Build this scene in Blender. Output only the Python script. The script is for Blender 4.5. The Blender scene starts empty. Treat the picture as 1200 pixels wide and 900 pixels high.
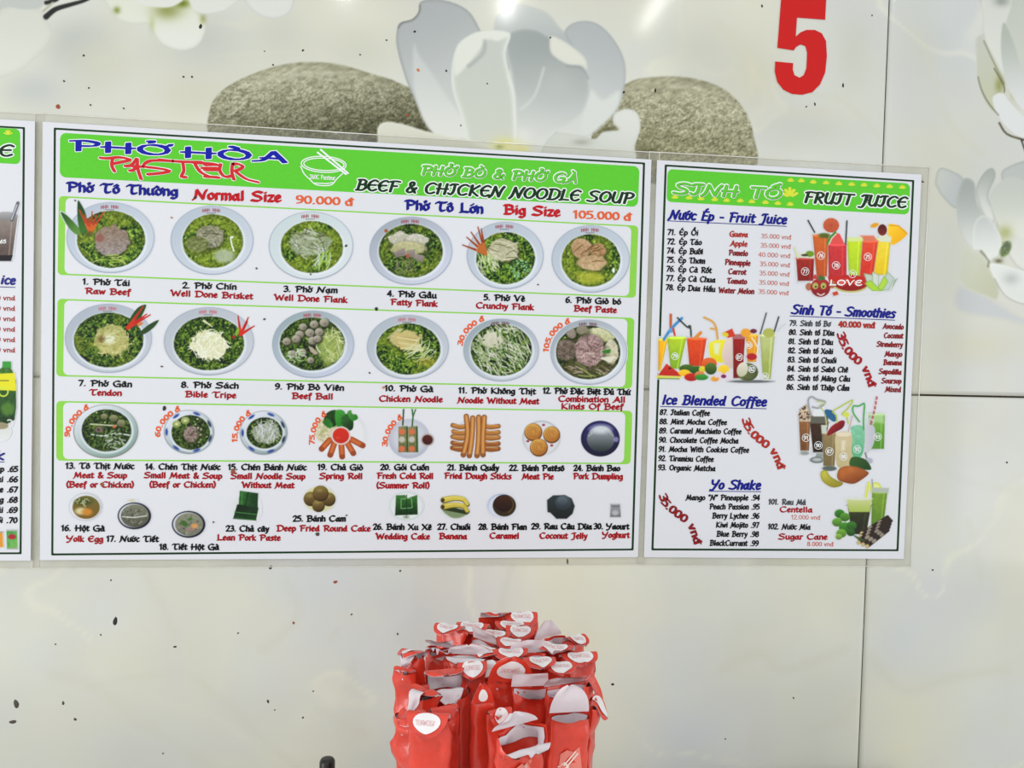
import bpy, math, random, unicodedata
import numpy as np
from mathutils import Vector, Matrix

sc = bpy.context.scene
# ---------------------------------------------------------------- camera, light, exposure
FPX, DIST, CAMZ = 900.0, 1.108, 1.38          # focal length in pixels, metres to the wall, eye height
def _rot(r):
    t = np.linalg.norm(r); k = r / t
    K = np.array([[0, -k[2], k[1]], [k[2], 0, -k[0]], [-k[1], k[0], 0]])
    return np.eye(3) + np.sin(t) * K + (1 - np.cos(t)) * K @ K
RC = _rot(np.array([0.03515274, -0.10776983, 0.02289058]))   # wall axes seen from the camera (x right, y down, z in)
cam_d = bpy.data.cameras.new('camera'); cam = bpy.data.objects.new('camera', cam_d)
sc.collection.objects.link(cam); sc.camera = cam
cam_d.sensor_fit = 'HORIZONTAL'; cam_d.sensor_width = 36.0; cam_d.lens = 36.0 * FPX / 1200.0
cam_d.clip_start = 0.01
A_ = np.array([[1, 0, 0], [0, 0, 1], [0, -1, 0]], float)     # wall (x,down,in) -> world (x,y,z)
Mw = A_ @ RC.T                                               # camera(x right,y down,z in) -> world
cols = [Mw @ np.array([1, 0, 0]), Mw @ np.array([0, -1, 0]), Mw @ np.array([0, 0, -1])]
cam.matrix_world = Matrix([[cols[0][i], cols[1][i], cols[2][i], (0, -DIST, CAMZ)[i]] for i in range(3)] + [[0, 0, 0, 1]])

world = bpy.data.worlds.new('room_light'); sc.world = world; world.use_nodes = True
world.node_tree.nodes['Background'].inputs[0].default_value = (0.94, 0.97, 1.0, 1)
world.node_tree.nodes['Background'].inputs[1].default_value = 0.87
sc.view_settings.view_transform = 'Standard'; sc.view_settings.look = 'None'
sc.view_settings.exposure = 0.0; sc.view_settings.gamma = 1.0
def area(name, loc, aim, sx, sy, power, col=(1, 1, 1)):
    l = bpy.data.lights.new(name, 'AREA'); l.shape = 'RECTANGLE'; l.size = sx; l.size_y = sy
    l.energy = power; l.color = col
    o = bpy.data.objects.new(name, l); sc.collection.objects.link(o); o.location = loc
    o.rotation_euler = (Vector(aim) - Vector(loc)).to_track_quat('-Z', 'Y').to_euler()
    return o
area('ceiling_lamp', (-0.52, -3.0, 3.42), (-0.52, -3.0, 0.0), 0.03, 0.9, 6.0, (1.0, 0.99, 0.96))
area('ceiling_lamp', (0.40, -3.0, 3.38), (0.40, -3.0, 0.0), 0.045, 0.9, 8.0, (1.0, 0.99, 0.96))
area('ceiling_lamp', (1.17, -3.0, 3.28), (1.17, -3.0, 0.0), 0.03, 0.5, 2.0, (1.0, 0.99, 0.96))
area('added_side_fill', (-3.4, -2.4, 1.25), (-0.1, 0.0, 1.0), 1.6, 2.0, 56.0, (1.0, 0.99, 0.97))  # added fill, no known window; set aside so the menus don't mirror it
area('added_side_fill', (3.7, -2.6, 1.25), (0.0, 0.0, 1.1), 1.6, 2.0, 20.0, (1.0, 0.99, 0.97))  # weaker added fill from the right, balancing the left one

# ---------------------------------------------------------------- helpers
def s2l(c):
    c = np.asarray(c, float) / 255.0
    return np.where(c <= 0.04045, c / 12.92, ((c + 0.055) / 1.055) ** 2.4)
def W(P, Y=0.0):
    """point(s) of the photograph -> point(s) on the plane y = Y"""
    P = np.atleast_2d(np.asarray(P, float))
    d = np.c_[P[:, 0] - 600, P[:, 1] - 450, np.full(len(P), FPX)] @ RC     # rows of RC^T d
    k = (Y + DIST) / d[:, 2]
    return np.c_[d[:, 0] * k, np.full(len(P), 1.0) * Y, CAMZ - d[:, 1] * k]
def PX(x, z):
    """point on the wall -> pixel"""
    x = np.asarray(x, float); z = np.asarray(z, float)
    v = np.stack([x, CAMZ - z, np.full(x.shape, DIST)], -1) @ RC.T
    return v[..., 0] / v[..., 2] * FPX + 600, v[..., 1] / v[..., 2] * FPX + 450
def ray_h(px, py, h):
    """point seen at a pixel, h metres below the camera"""
    d = RC.T @ np.array([px - 600, py - 450, FPX]); k = h / d[1]
    return Vector((d[0] * k, d[2] * k - DIST, CAMZ - h))

MATS = {}
def mat(name, col, rough=0.45, vary=0.03, scale=60.0, spec=0.5, bump=0.0, coat=0.0, alpha=1.0):
    key = (name, tuple(col))
    if key in MATS: return MATS[key]
    m = bpy.data.materials.new(name); m.use_nodes = True; nt = m.node_tree
    b = nt.nodes['Principled BSDF']; b.inputs['Roughness'].default_value = rough
    b.inputs['Specular IOR Level'].default_value = spec
    b.inputs['Coat Weight'].default_value = coat
    c = s2l(col)
    n = nt.nodes.new('ShaderNodeTexNoise'); n.inputs['Scale'].default_value = scale; n.inputs['Detail'].default_value = 3
    tc = nt.nodes.new('ShaderNodeTexCoord'); nt.links.new(tc.outputs['Object'], n.inputs['Vector'])
    mx = nt.nodes.new('ShaderNodeMix'); mx.data_type = 'RGBA'
    mx.inputs[6].default_value = (*np.clip(c * (1 - vary * 2), 0, 1), 1)
    mx.inputs[7].default_value = (*np.clip(c * (1 + vary * 2), 0, 1), 1)
    nt.links.new(n.outputs['Fac'], mx.inputs[0]); nt.links.new(mx.outputs[2], b.inputs['Base Color'])
    if bump:
        bp = nt.nodes.new('ShaderNodeBump'); bp.inputs['Strength'].default_value = bump
        bp.inputs['Distance'].default_value = 0.001
        nt.links.new(n.outputs['Fac'], bp.inputs['Height']); nt.links.new(bp.outputs[0], b.inputs['Normal'])
    if alpha < 1: b.inputs['Alpha'].default_value = alpha
    MATS[key] = m; return m
def vmat(name, rough, spec=0.5, bump=0.0, scale=6.0, coat=0.0):
    m = bpy.data.materials.new(name); m.use_nodes = True; nt = m.node_tree
    b = nt.nodes['Principled BSDF']; b.inputs['Roughness'].default_value = rough
    b.inputs['Specular IOR Level'].default_value = spec; b.inputs['Coat Weight'].default_value = coat
    b.inputs['Coat Roughness'].default_value = 0.08
    a = nt.nodes.new('ShaderNodeAttribute'); a.attribute_name = 'print'
    nt.links.new(a.outputs['Color'], b.inputs['Base Color'])
    if bump:
        tc = nt.nodes.new('ShaderNodeTexCoord')
        n = nt.nodes.new('ShaderNodeTexNoise'); n.inputs['Scale'].default_value = scale; n.inputs['Detail'].default_value = 2
        nt.links.new(tc.outputs['Object'], n.inputs['Vector'])
        bp = nt.nodes.new('ShaderNodeBump'); bp.inputs['Strength'].default_value = bump
        bp.inputs['Distance'].default_value = 0.01
        nt.links.new(n.outputs['Fac'], bp.inputs['Height']); nt.links.new(bp.outputs[0], b.inputs['Normal'])
    return m

def link(name, me, m, parent=None):
    o = bpy.data.objects.new(name, me); sc.collection.objects.link(o)
    if m is not None: me.materials.append(m)
    if parent is not None:
        o.parent = parent; o.matrix_parent_inverse = Matrix.Translation(-parent.location)
    return o
def mesh_obj(name, verts, faces, m, parent=None, smooth=False):
    me = bpy.data.meshes.new(name); me.from_pydata([tuple(v) for v in verts], [], faces); me.update()
    if smooth: me.shade_smooth()
    return link(name, me, m, parent)
def tag(o, label, cat=None, group=None, kind=None):
    if label: o['label'] = label
    if cat: o['category'] = cat
    if group: o['group'] = group
    if kind: o['kind'] = kind
    return o
def empty(name, loc, label, cat, group=None):
    o = bpy.data.objects.new(name, None); sc.collection.objects.link(o); o.location = loc
    o.empty_display_size = 0.05; tag(o, label, cat, group); return o
def box(name, lo, hi, m, parent=None):
    x0, y0, z0 = lo; x1, y1, z1 = hi
    v = [(x0,y0,z0),(x1,y0,z0),(x1,y1,z0),(x0,y1,z0),(x0,y0,z1),(x1,y0,z1),(x1,y1,z1),(x0,y1,z1)]
    f = [(0,3,2,1),(4,5,6,7),(0,1,5,4),(1,2,6,5),(2,3,7,6),(3,0,4,7)]
    return mesh_obj(name, v, f, m, parent)
def lathe(name, prof, m, parent=None, n=40, loc=(0, 0, 0)):
    v = []; f = []
    for r, z in prof:
        for k in range(n):
            a = 2 * math.pi * k / n; v.append((loc[0] + r * math.cos(a), loc[1] + r * math.sin(a), loc[2] + z))
    for i in range(len(prof) - 1):
        for k in range(n):
            f.append((i*n+k, i*n+(k+1) % n, (i+1)*n+(k+1) % n, (i+1)*n+k))
    if prof[0][0] > 1e-4: f.append(tuple(range(n - 1, -1, -1)))
    if prof[-1][0] > 1e-4: f.append(tuple(range((len(prof)-1)*n, len(prof)*n)))
    return mesh_obj(name, v, f, m, parent, True)

# ---------------------------------------------------------------- noise and a small print painter
_tab = np.random.default_rng(7).random((256, 256))
def vn(x, y, s=0):
    x = np.asarray(x, float) + s * 17.31; y = np.asarray(y, float) + s * 9.73
    xi = np.floor(x).astype(int); yi = np.floor(y).astype(int); u = x - xi; v = y - yi
    u = u*u*(3-2*u); v = v*v*(3-2*v)
    g = lambda a, b: _tab[a & 255, b & 255]
    return (g(xi, yi)*(1-u)+g(xi+1, yi)*u)*(1-v)+(g(xi, yi+1)*(1-u)+g(xi+1, yi+1)*u)*v
def fbm(x, y, s=0, o=3):
    r = 0; a = 1; t = 0
    for i in range(o):
        r = r + a * vn(x * 2**i, y * 2**i, s + i * 3); t += a; a *= 0.55
    return r / t
def catmull(pts, closed=False, sub=4):
    n = len(pts); out = []
    P = [np.array(p, float) for p in pts]
    rng = range(n) if closed else range(n - 1)
    for i in rng:
        p0 = P[(i-1) % n] if closed or i > 0 else P[i]
        p1 = P[i]; p2 = P[(i+1) % n]
        p3 = P[(i+2) % n] if closed or i + 2 < n else P[min(i+1, n-1)]
        for k in range(sub):
            t = k / sub
            out.append(0.5*((2*p1)+(-p0+p2)*t+(2*p0-5*p1+4*p2-p3)*t*t+(-p0+3*p1-3*p2+p3)*t**3))
    if not closed: out.append(P[-1])
    return out
class Cv:
    def __init__(s, x0, y0, x1, y1, k=1.3, bg=(221, 223, 228)):
        s.x0, s.y0, s.k = x0, y0, k
        s.w = int((x1 - x0) * k) + 1; s.h = int((y1 - y0) * k) + 1
        s.C = np.zeros((s.h, s.w, 3)) + np.array(bg, float); s.A = np.zeros((s.h, s.w))
        s.X, s.Y = np.meshgrid(x0 + np.arange(s.w) / k, y0 + np.arange(s.h) / k)
    def sl(s, x0, y0, x1, y1):
        a = max(0, int((x0 - s.x0) * s.k) - 2); b = min(s.w, int((x1 - s.x0) * s.k) + 4)
        c = max(0, int((y0 - s.y0) * s.k) - 2); d = min(s.h, int((y1 - s.y0) * s.k) + 4)
        return (slice(c, max(c, d)), slice(a, max(a, b)))
    def put(s, sl, m, col, a=1.0):
        m = np.clip(m, 0, 1) * a; col = np.asarray(col, float)
        s.C[sl] = s.C[sl] * (1 - m[..., None]) + col * m[..., None]
        s.A[sl] = s.A[sl] * (1 - m) + m
    def ell(s, cx, cy, rx, ry, col, rot=0, soft=0.9, a=1.0, c2=None, gd=(0, 1), clip=None):
        R = max(rx, ry) + soft; sl = s.sl(cx-R, cy-R, cx+R, cy+R)
        X = s.X[sl] - cx; Y = s.Y[sl] - cy
        c, n = math.cos(rot), math.sin(rot); u = X*c+Y*n; v = -X*n+Y*c
        r = np.sqrt((u/rx)**2+(v/ry)**2); d = (r-1)*min(rx, ry)
        m = np.clip(0.5-d/soft, 0, 1)
        if clip is not None: m = m * clip[sl]
        if c2 is not None:
            t = np.clip(((X/rx)*gd[0]+(Y/ry)*gd[1])*0.5+0.5, 0, 1)[..., None]
            col = np.array(col, float)*(1-t)+np.array(c2, float)*t
        s.put(sl, m, col, a)
    def poly(s, pts, col, c2=None, gd=(0, 1), soft=1.0, smooth=False, a=1.0, edge=None, nz=0, ns=5, clip=None):
        if smooth: pts = catmull(pts, True, 4)
        P = np.array(pts, float); x0, y0 = P.min(0) - soft; x1, y1 = P.max(0) + soft
        sl = s.sl(x0, y0, x1, y1); X = s.X[sl]; Y = s.Y[sl]
        if X.size == 0: return
        ins = np.zeros(X.shape, bool); dm = np.full(X.shape, 1e9)
        for i in range(len(P)):
            ax, ay = P[i]; bx, by = P[(i+1) % len(P)]
            if ay != by:
                cr = ((ay > Y) != (by > Y)) & (X < (bx-ax)*(Y-ay)/(by-ay)+ax); ins ^= cr
            dx, dy = bx-ax, by-ay; L = dx*dx+dy*dy+1e-9
            t = np.clip(((X-ax)*dx+(Y-ay)*dy)/L, 0, 1)
            dm = np.minimum(dm, (X-ax-t*dx)**2+(Y-ay-t*dy)**2)
        d = np.sqrt(dm); sd = np.where(ins, -d, d); m = np.clip(0.5-sd/soft, 0, 1)
        if clip is not None: m = m * clip[sl]
        col = np.array(col, float)
        if c2 is not None:
            pr = X*gd[0]+Y*gd[1]; q = P@np.array(gd, float)
            t = np.clip((pr-q.min())/(q.max()-q.min()+1e-9), 0, 1)[..., None]
            t = t*t*(3-2*t); col = col*(1-t)+np.array(c2, float)*t
        else: col = np.zeros(X.shape+(3,))+col
        if edge:
            e = np.exp(-(d/edge[1])**2)[..., None]*edge[2]
            col = col*(1-e)+np.array(edge[0], float)*e
        if nz: col = col+(fbm(X/ns, Y/ns, 5)[..., None]-0.5)*2*nz
        s.put(sl, m, col, a)
    def line(s, pts, w, col, soft=0.8, a=1.0, smooth=False, w2=None, clip=None):
        if smooth: pts = catmull(pts, False, 4)
        P = np.array(pts, float); R = max(w, w2 or 0)/2+soft
        sl = s.sl(P[:, 0].min()-R, P[:, 1].min()-R, P[:, 0].max()+R, P[:, 1].max()+R)
        X = s.X[sl]; Y = s.Y[sl]
        if X.size == 0: return
        sd = np.full(X.shape, 1e9); n = len(P)-1
        for i in range(n):
            ax, ay = P[i]; bx, by = P[i+1]; dx, dy = bx-ax, by-ay; L = dx*dx+dy*dy+1e-9
            t = np.clip(((X-ax)*dx+(Y-ay)*dy)/L, 0, 1)
            ww = w if w2 is None else w+(w2-w)*((i+t)/n)
            sd = np.minimum(sd, np.sqrt((X-ax-t*dx)**2+(Y-ay-t*dy)**2)-ww/2)
        m = np.clip(0.5-sd/soft, 0, 1)
        if clip is not None: m = m*clip[sl]
        s.put(sl, m, col, a)
    def emask(s, cx, cy, rx, ry, soft=1.2, wob=0, seed=0):
        r = np.sqrt(((s.X-cx)/rx)**2+((s.Y-cy)/ry)**2)
        if wob: r = r*(1+wob*(fbm(s.X/6, s.Y/6, seed)-0.5)*2)
        return np.clip(0.5-(r-1)*min(rx, ry)/soft, 0, 1)
    def mesh(s, name, m, parent, Y):
        keep = s.A > 0.03
        q = keep[:-1, :-1] | keep[1:, :-1] | keep[:-1, 1:] | keep[1:, 1:]
        idx = np.full((s.h, s.w), -1); use = np.zeros((s.h, s.w), bool)
        use[:-1, :-1] |= q; use[1:, :-1] |= q; use[:-1, 1:] |= q; use[1:, 1:] |= q
        idx[use] = np.arange(use.sum())
        V = W(np.c_[s.X[use], s.Y[use]], Y)
        qi, qj = np.nonzero(q)
        F = np.stack([idx[qi+1, qj], idx[qi+1, qj+1], idx[qi, qj+1], idx[qi, qj]], -1)
        return grid_mesh(name, V, F, s.C[use], m, parent)
def grid_mesh(name, V, F, C, m, parent):
    me = bpy.data.meshes.new(name); me.vertices.add(len(V)); me.vertices.foreach_set('co', V.astype(np.float32).ravel())
    me.loops.add(F.size); me.loops.foreach_set('vertex_index', F.astype(np.int32).ravel())
    me.polygons.add(len(F)); me.polygons.foreach_set('loop_start', np.arange(len(F), dtype=np.int32)*4)
    me.update(calc_edges=True)
    at = me.color_attributes.new('print', 'FLOAT_COLOR', 'POINT')
    at.data.foreach_set('color', np.c_[s2l(np.clip(C, 0, 255)), np.ones(len(V))].astype(np.float32).ravel())
    return link(name, me, m, parent)

# ---------------------------------------------------------------- pen lettering (every glyph is a set of pen strokes)
G = {
'0':"6|E3,5,2.6,4.6", '1':"4.2|0.4,7.8 2.3,9.8 2.3,0", '2':"6|~0.4,7.6 1.4,9.4 3.2,9.8 5,8.6 4.6,6 2.6,3 0.4,0.3;0.4,0.3 5.8,0.3",
'3':"6|~0.5,9 2.8,9.8 4.8,8.6 4.4,6.2 2.4,5.3;~2.4,5.3 5,4.6 5.4,2 3.4,0.2 0.4,0.8", '4':"6|4.2,0 4.2,9.8 0.2,3 5.8,3",
'5':"6|5.2,9.6 1.2,9.6 0.9,5.6;~0.9,5.6 3.6,6 5.5,3.6 4.4,0.9 0.4,0.5", '6':"6|~5,9.6 2.4,8.6 0.6,4.6 1.2,1 3.2,0.2 5.3,1.6 5,4.4 3,5.4 0.9,4",
'7':"6|0.4,9.5 5.6,9.5 2.2,0", '8':"6|E3,7.4,2.1,2.2;E3,2.6,2.6,2.5", '9':"6|~5.2,6 3,4.6 0.8,5.8 1,8.8 3.2,9.8 5.2,8 5.4,5 4,1.4 1,0.2",
'.':"2.4|0.9,0.4 1.2,0.4", ' ':"4.8|", '-':"4|0.6,4 3.6,4", '"':"3.6|1,9.8 0.9,7.6;2.8,9.8 2.7,7.6", '(':"3|~2.6,11 0.8,7 0.8,3 2.6,-1", ')':"3|~0.4,11 2.2,7 2.2,3 0.4,-1",
'&':"8|~7.4,4.6 5,1 2.4,0.1 0.8,2 2,4.6 4.6,7 4.6,9.2 3,9.8 1.8,8 3.6,4.6 7.4,0",
'A':"8.5|~0,0 2.4,1.4 5,9.8;5,9.8 8,0;2,3.4 7,3.4", 'B':"7.4|1.4,0 1.4,9.8;~0,9.6 3.6,9.9 6,8.4 5.2,5.8 1.8,5.2;~1.8,5.2 6,5 6.8,2.4 4.6,0.2 0.2,0.1",
'C':"8|~7.2,8.8 4.6,9.9 1.4,8 0.5,4.6 2,1 4.8,0.1 7.4,1.4", 'D':"8.6|1.6,0 1.6,9.8;~0,9.6 4.4,9.8 7.8,7.6 7.9,3.2 5,0.3 0.2,0.1",
'E':"7.4|~6.6,8.8 4.2,9.9 1.3,8 0.5,4.6 2,1 4.6,0.1 7,1.4;0.8,5.2 5.6,5.4", 'F':"7|1.8,0 1.8,9.6;~0,9.2 3.4,9.9 7,9.5;1.8,5.2 5.6,5.4",
'G':"8.4|~7.2,8.8 4.6,9.9 1.4,8 0.5,4.6 2,1 4.8,0.1 7.4,1.4;4.6,4.6 7.6,4.6 7.4,-0.6", 'H':"8.4|1.4,0 1.4,9.8;6.8,0 6.8,9.8;0,5 8.2,5",
'I':"6|~0.2,8.6 2,9.8 5.6,9.8;~3.6,9.8 3.8,3 2.2,0.1 0.3,1.2", 'J':"6|~0.6,8.6 2.2,9.8 6,9.8;~4,9.8 4.2,3 3,-1.4 0.4,-1.6", 'K':"8|1.4,0 1.4,9.8;6.8,9.6 1.6,4.6 7.4,0",
'L':"6.8|1.4,9.8 1.4,0.2;~0.2,0 2,0.6 6.6,0.4", 'M':"10|~-.4,-.8 1.4,2 2.6,9.6;2.6,9.6 5,1.6 8,9.6 8.8,0", 'N':"9|~-.4,-.8 1.2,2 2,9.6;2,9.6 6.6,0.2;~6.6,0.2 7.4,6 8.8,9.8",
'O':"8.6|E4.3,5,3.8,4.7", 'P':"7.4|1.8,0 1.8,9.8;~0,9.2 3.4,9.9 6.8,8.4 6,5.4 2,4.6", 'Q':"8.8|E4.3,5,3.8,4.7;5,2 8.6,-1.4",
'R':"7.8|1.8,0 1.8,9.8;~0,9.2 3.4,9.9 6.6,8.4 5.8,5.6 2,4.8;3.2,4.8 7.4,0", 'S':"7.8|~7.2,9 4.2,9.9 1,8.4 2.4,6 5.8,4.4 6.8,2 4,0.1 0,0.8",
'T':"7.6|~0,8.4 1.4,9.8 4.4,9.2 7.8,9.9;~3.9,9.4 3.2,5 3.2,1.8 4.2,0.2 6.4,0.9", 'U':"8|~1,9.8 1,3 3.4,0.1 6,1.6 6.8,4;6.8,9.8 6.8,0", 'V':"8|~0,9 1.2,9.8 3.8,0;~3.8,0 6.4,8 7.8,9.8",
'W':"11|~0,9 1,9.8 3,0;3,0 5.6,8 8,0 10.6,9.8", 'X':"8|0.4,9.8 7.4,0;7.2,9.8 0.4,0", 'Y':"8|~0.2,9.8 1,6 3.6,5 6,6;~7.4,9.8 5.4,4 2.4,-1.4 0.2,-1",
'a':"6.4|E2.5,3.1,1.9,2.9;4.9,6.8 4.9,1 6,0.2", 'b':"5.8|0.9,9.8 0.9,0.3;E3,3.2,2.2,3", 'c':"5|~4.6,5.9 2.6,6.6 0.6,3.6 2.4,0.1 4.8,1", 'd':"6.3|E2.5,3.1,1.9,2.9;4.9,9.8 4.9,1 5.8,0.2",
'e':"5.2|~0.8,3.4 4.2,4 3.6,6.4 1.6,6.2 0.6,3.4 2.2,0.1 4.8,1.1", 'f':"4|~4.6,9.2 2.8,9.8 1.9,8 1.7,-2.4;0.2,6.2 4,6.4", 'g':"5.8|E2.7,3.4,2.2,2.9;~5,6.6 5,-1 3.2,-3 0.6,-2.4",
'h':"5.8|0.9,9.8 0.9,0;~0.9,5 3,6.6 4.8,5.4 4.9,0", 'i':"2.6|1.2,6.5 1.3,0.2;1.2,9 1.4,9", 'ı':"2.6|1.2,6.5 1.3,0.2", 'j':"3|1.8,6.5 1.8,-2.6;1.8,9 2,9", 'k':"5.8|0.9,9.8 0.9,0;4.8,6.4 1.1,3 5.2,0",
'l':"2.6|1.2,9.8 1.3,0.2", 'm':"8.6|0.9,6.6 0.9,0;~0.9,5 2.8,6.6 4.2,5.4 4.2,0;~4.2,5 6.2,6.6 7.6,5.4 7.7,0", 'n':"5.8|0.9,6.6 0.9,0;~0.9,5 3,6.6 4.8,5.4 4.9,0",
'o':"5.6|E2.8,3.3,2.3,3.1", 'p':"5.8|0.9,6.6 0.9,-3;E3.1,3.3,2.2,3", 'r':"4.2|0.9,6.6 0.9,0;~0.9,4.8 2.4,6.5 4.2,6", 's':"4.8|~4.4,6 2.4,6.7 0.8,5.2 3.8,2.8 3.4,0.4 0.3,0.5",
't':"3.9|~1.6,8.6 1.5,2 2.4,0.2 3.9,0.9;0,6.2 3.9,6.4", 'u':"6.2|~0.9,6.6 0.9,1.6 2.6,0.1 4.4,1.6;4.8,6.6 4.8,1 5.8,0.2", 'v':"5.2|0.5,6.6 2.5,0.2 4.8,6.6", 'w':"8|0.5,6.6 2.2,0.2 4,5.6 5.7,0.2 7.6,6.6",
'x':"5.4|0.4,6.6 5,0;5,6.6 0.4,0", 'y':"5.4|0.5,6.6 2.8,0.6;~5,6.6 3,0 1.6,-2.8 0.2,-2.6", 'z':"5|0.4,6.3 4.6,6.3 0.4,0.3 4.8,0.3", 'đ':"6|E2.7,3.2,2.2,3;5,9.8 5.1,0;3.2,8 6.6,8", 'Đ':"8.6|1.6,0 1.6,9.8;~0,9.6 4.4,9.8 7.8,7.6 7.9,3.2 5,0.3 0.2,0.1;0,5 4,5",
}
MARK = {'\u0300': "-1,1.6 0.6,0.2", '\u0301': "-0.6,0.2 1,1.6", '\u0302': "-1.5,0 0,1.4 1.5,0", '\u0303': "~-1.5,0.3 -0.5,1.2 0.5,0.3 1.5,1.2", '\u0306': "~-1.5,1.3 0,0 1.5,1.3",
        '\u0309': "~-0.5,1.9 0.7,1.8 0.5,0.8 0,0.3"}
def strokes(spec):
    out = []
    for s in spec.split(';'):
        if not s: continue
        if s[0] == 'E':
            cx, cy, rx, ry = map(float, s[1:].split(','))
            out.append([np.array((cx+rx*math.cos(a), cy+ry*math.sin(a))) for a in np.linspace(0, 2*math.pi, 12)])
        else:
            sm = s[0] == '~'; pts = [tuple(map(float, p.split(','))) for p in s.lstrip('~').split()]
            out.append(catmull(pts, False, 3) if sm else [np.array(p) for p in pts])
    return out
ALT = {'T': "7.4|0.2,9.6 7.4,9.6;3.8,9.6 3.8,0", 'I': "3|1.5,9.8 1.5,0", 'E': "6.4|1.2,9.6 1.2,0.2;0.8,9.6 6,9.6;1.2,5.2 5.2,5.2;1,0.2 6,0.2"}
GC = {}
def glyph(ch, style=''):
    key = (ch, style)
    if key in GC: return GC[key]
    dec = unicodedata.normalize('NFD', ch); base = dec[0]; marks = dec[1:]
    if base not in G: base = base.lower() if base.lower() in G else ' '
    up = base.isupper()
    if marks and base == 'i' and any(m != '\u0323' for m in marks): base = 'ı'
    alt = base in ALT and (style == 'head' or (style == 'hdr' and base == 'T'))
    w, sp = (ALT if alt else G)[base].split('|'); w = float(w); st = strokes(sp); y = 11.2 if up else 8.0; nm = 0
    for m in marks:
        if m == '\u0323': st.append([np.array((w/2-0.1, -2.0)), np.array((w/2+0.1, -2.0))])
        elif m == '\u031b': st.append(catmull([(w-1.0, 6.2 if not up else 9), (w-0.1, 6.6 if not up else 9.6), (w+.2, 7.8 if not up else 10.8)], False, 2))
        else:
            dx = 0.9*nm-(0.9 if '\u031b' in marks else 0)
            for s in strokes(MARK[m]): st.append([p+np.array((w/2+dx, y+nm*1.2)) for p in s])
            nm += 1
    GC[key] = (w, st); return GC[key]
def hull(P):
    P = sorted(map(tuple, P))
    def half(Q):
        h = []
        for p in Q:
            while len(h) > 1 and (h[-1][0]-h[-2][0])*(p[1]-h[-2][1])-(h[-1][1]-h[-2][1])*(p[0]-h[-2][0]) <= 1e-12: h.pop()
            h.append(p)
        return h
    a = half(P); b = half(P[::-1]); return a[:-1]+b[:-1]
def nib(w, t, ang):
    c, s = math.cos(ang), math.sin(ang)
    if w/t < 1.6: return [(w/2*math.cos(a), t/2*math.sin(a)) for a in np.arange(8)*math.pi/4+0.39]
    return [(x*c-y*s, x*s+y*c) for x, y in ((-w/2, 0), (-w*0.4, -t/2), (w*0.4, -t/2), (w/2, 0), (w*0.4, t/2), (-w*0.4, t/2))]
def sweep(sts, nb):
    out = []
    for st in sts:
        for a, b in zip(st[:-1], st[1:]):
            out.append(hull([(a[0]+x, a[1]+y) for x, y in nb]+[(b[0]+x, b[1]+y) for x, y in nb]))
    return out
STY = {  # nib width, thickness (of cap height), angle, slant
 'cap': (0.32, 0.14, 0.55, 0.0), 'sub': (0.36, 0.15, 0.55, 0.0), 'num': (0.31, 0.14, 0.2, 0.0), 'head': (0.24, 0.18, 0.6, 0.26),
 'hdr': (0.30, 0.19, 0.6, 0.30), 'slab': (0.62, 0.15, 0.12, 0.0), 'lst': (0.27, 0.15, 0.6, 0.10), 'fine': (0.16, 0.12, 0.5, 0.0), 'fat': (0.26, 0.24, 0.0, 0.0)}
def text_polys(s, base, h, style, grow=0.0, fit=True):
    """polygons in the photograph's frame for text on a baseline (list of points), cap height h"""
    nw, nt, na, sl = STY[style]
    B = catmull(base, False, 8) if len(base) > 2 else [np.array(p, float) for p in base]
    B = np.array(B); seg = np.hypot(*(B[1:]-B[:-1]).T); cum = np.r_[0, np.cumsum(seg)]; L = cum[-1]
    gs = [glyph(c, style) for c in s]; gap = 0.9
    if style in ('cap', 'sub'): gs = [(w*1.22, [[(p[0]*1.22, p[1]) for p in q] for q in st]) if c.isupper() else (w, st) for c, (w, st) in zip(s, gs)]
    if style in ('num', 'fine'): gs = [(2.8, []) if c == ' ' else x for c, x in zip(s, gs)]
    U = sum(g[0] for g in gs)+gap*(len(gs)-1); sx = L/U
    k = h/10.0; nb = nib(nw*h+grow, nt*h+grow, na); nb = [(x, -y) for x, y in nb]
    out = []; u = 0
    for w, st in gs:
        mid = (u+w/2)*sx
        i = min(len(seg)-1, max(0, int(np.searchsorted(cum, mid)-1)))
        d = (B[i+1]-B[i])/seg[i]; c0 = B[i]+d*(mid-cum[i])
        if len(base) == 2: c0 = B[0]+d*mid
        nrm = np.array((d[1], -d[0]))
        if abs(d[1]) < 0.12: nrm = np.array((d[1]*0.3, -1.0))          # upright letters on a gently sloping line
        ss = []
        for q in st:
            ss.append([((p[0]-w/2)*sx+p[1]*k*sl, p[1]*k) for p in q])
        for P in sweep([[(a, -b) for a, b in q] for q in ss], nb):
            out.append([c0+d*a-nrm*b for a, b in P])
        u += w+gap
    return out
def polys_obj(name, polys, m, parent, Y, f=None):
    V = []; F = []; off = []
    for i, P in enumerate(polys):
        F.append(tuple(range(len(V)+len(P)-1, len(V)-1, -1))); V += [tuple(p) for p in P]; off += [(i % 9)*5e-6]*len(P)
    if not V: return None
    if f is None:
        X = W(V, Y); X[:, 1] -= np.array(off)
    else: X = f(V, off)
    me = bpy.data.meshes.new(name); me.from_pydata(X.tolist(), [], F)
    # face the room
    import bmesh
    bm = bmesh.new(); bm.from_mesh(me)
    if f is None:
        for fc in bm.faces:
            fc.normal_update()
            if fc.normal.y > 0: fc.normal_flip()
    bm.to_mesh(me); bm.free()
    return link(name, me, m, parent)

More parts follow.
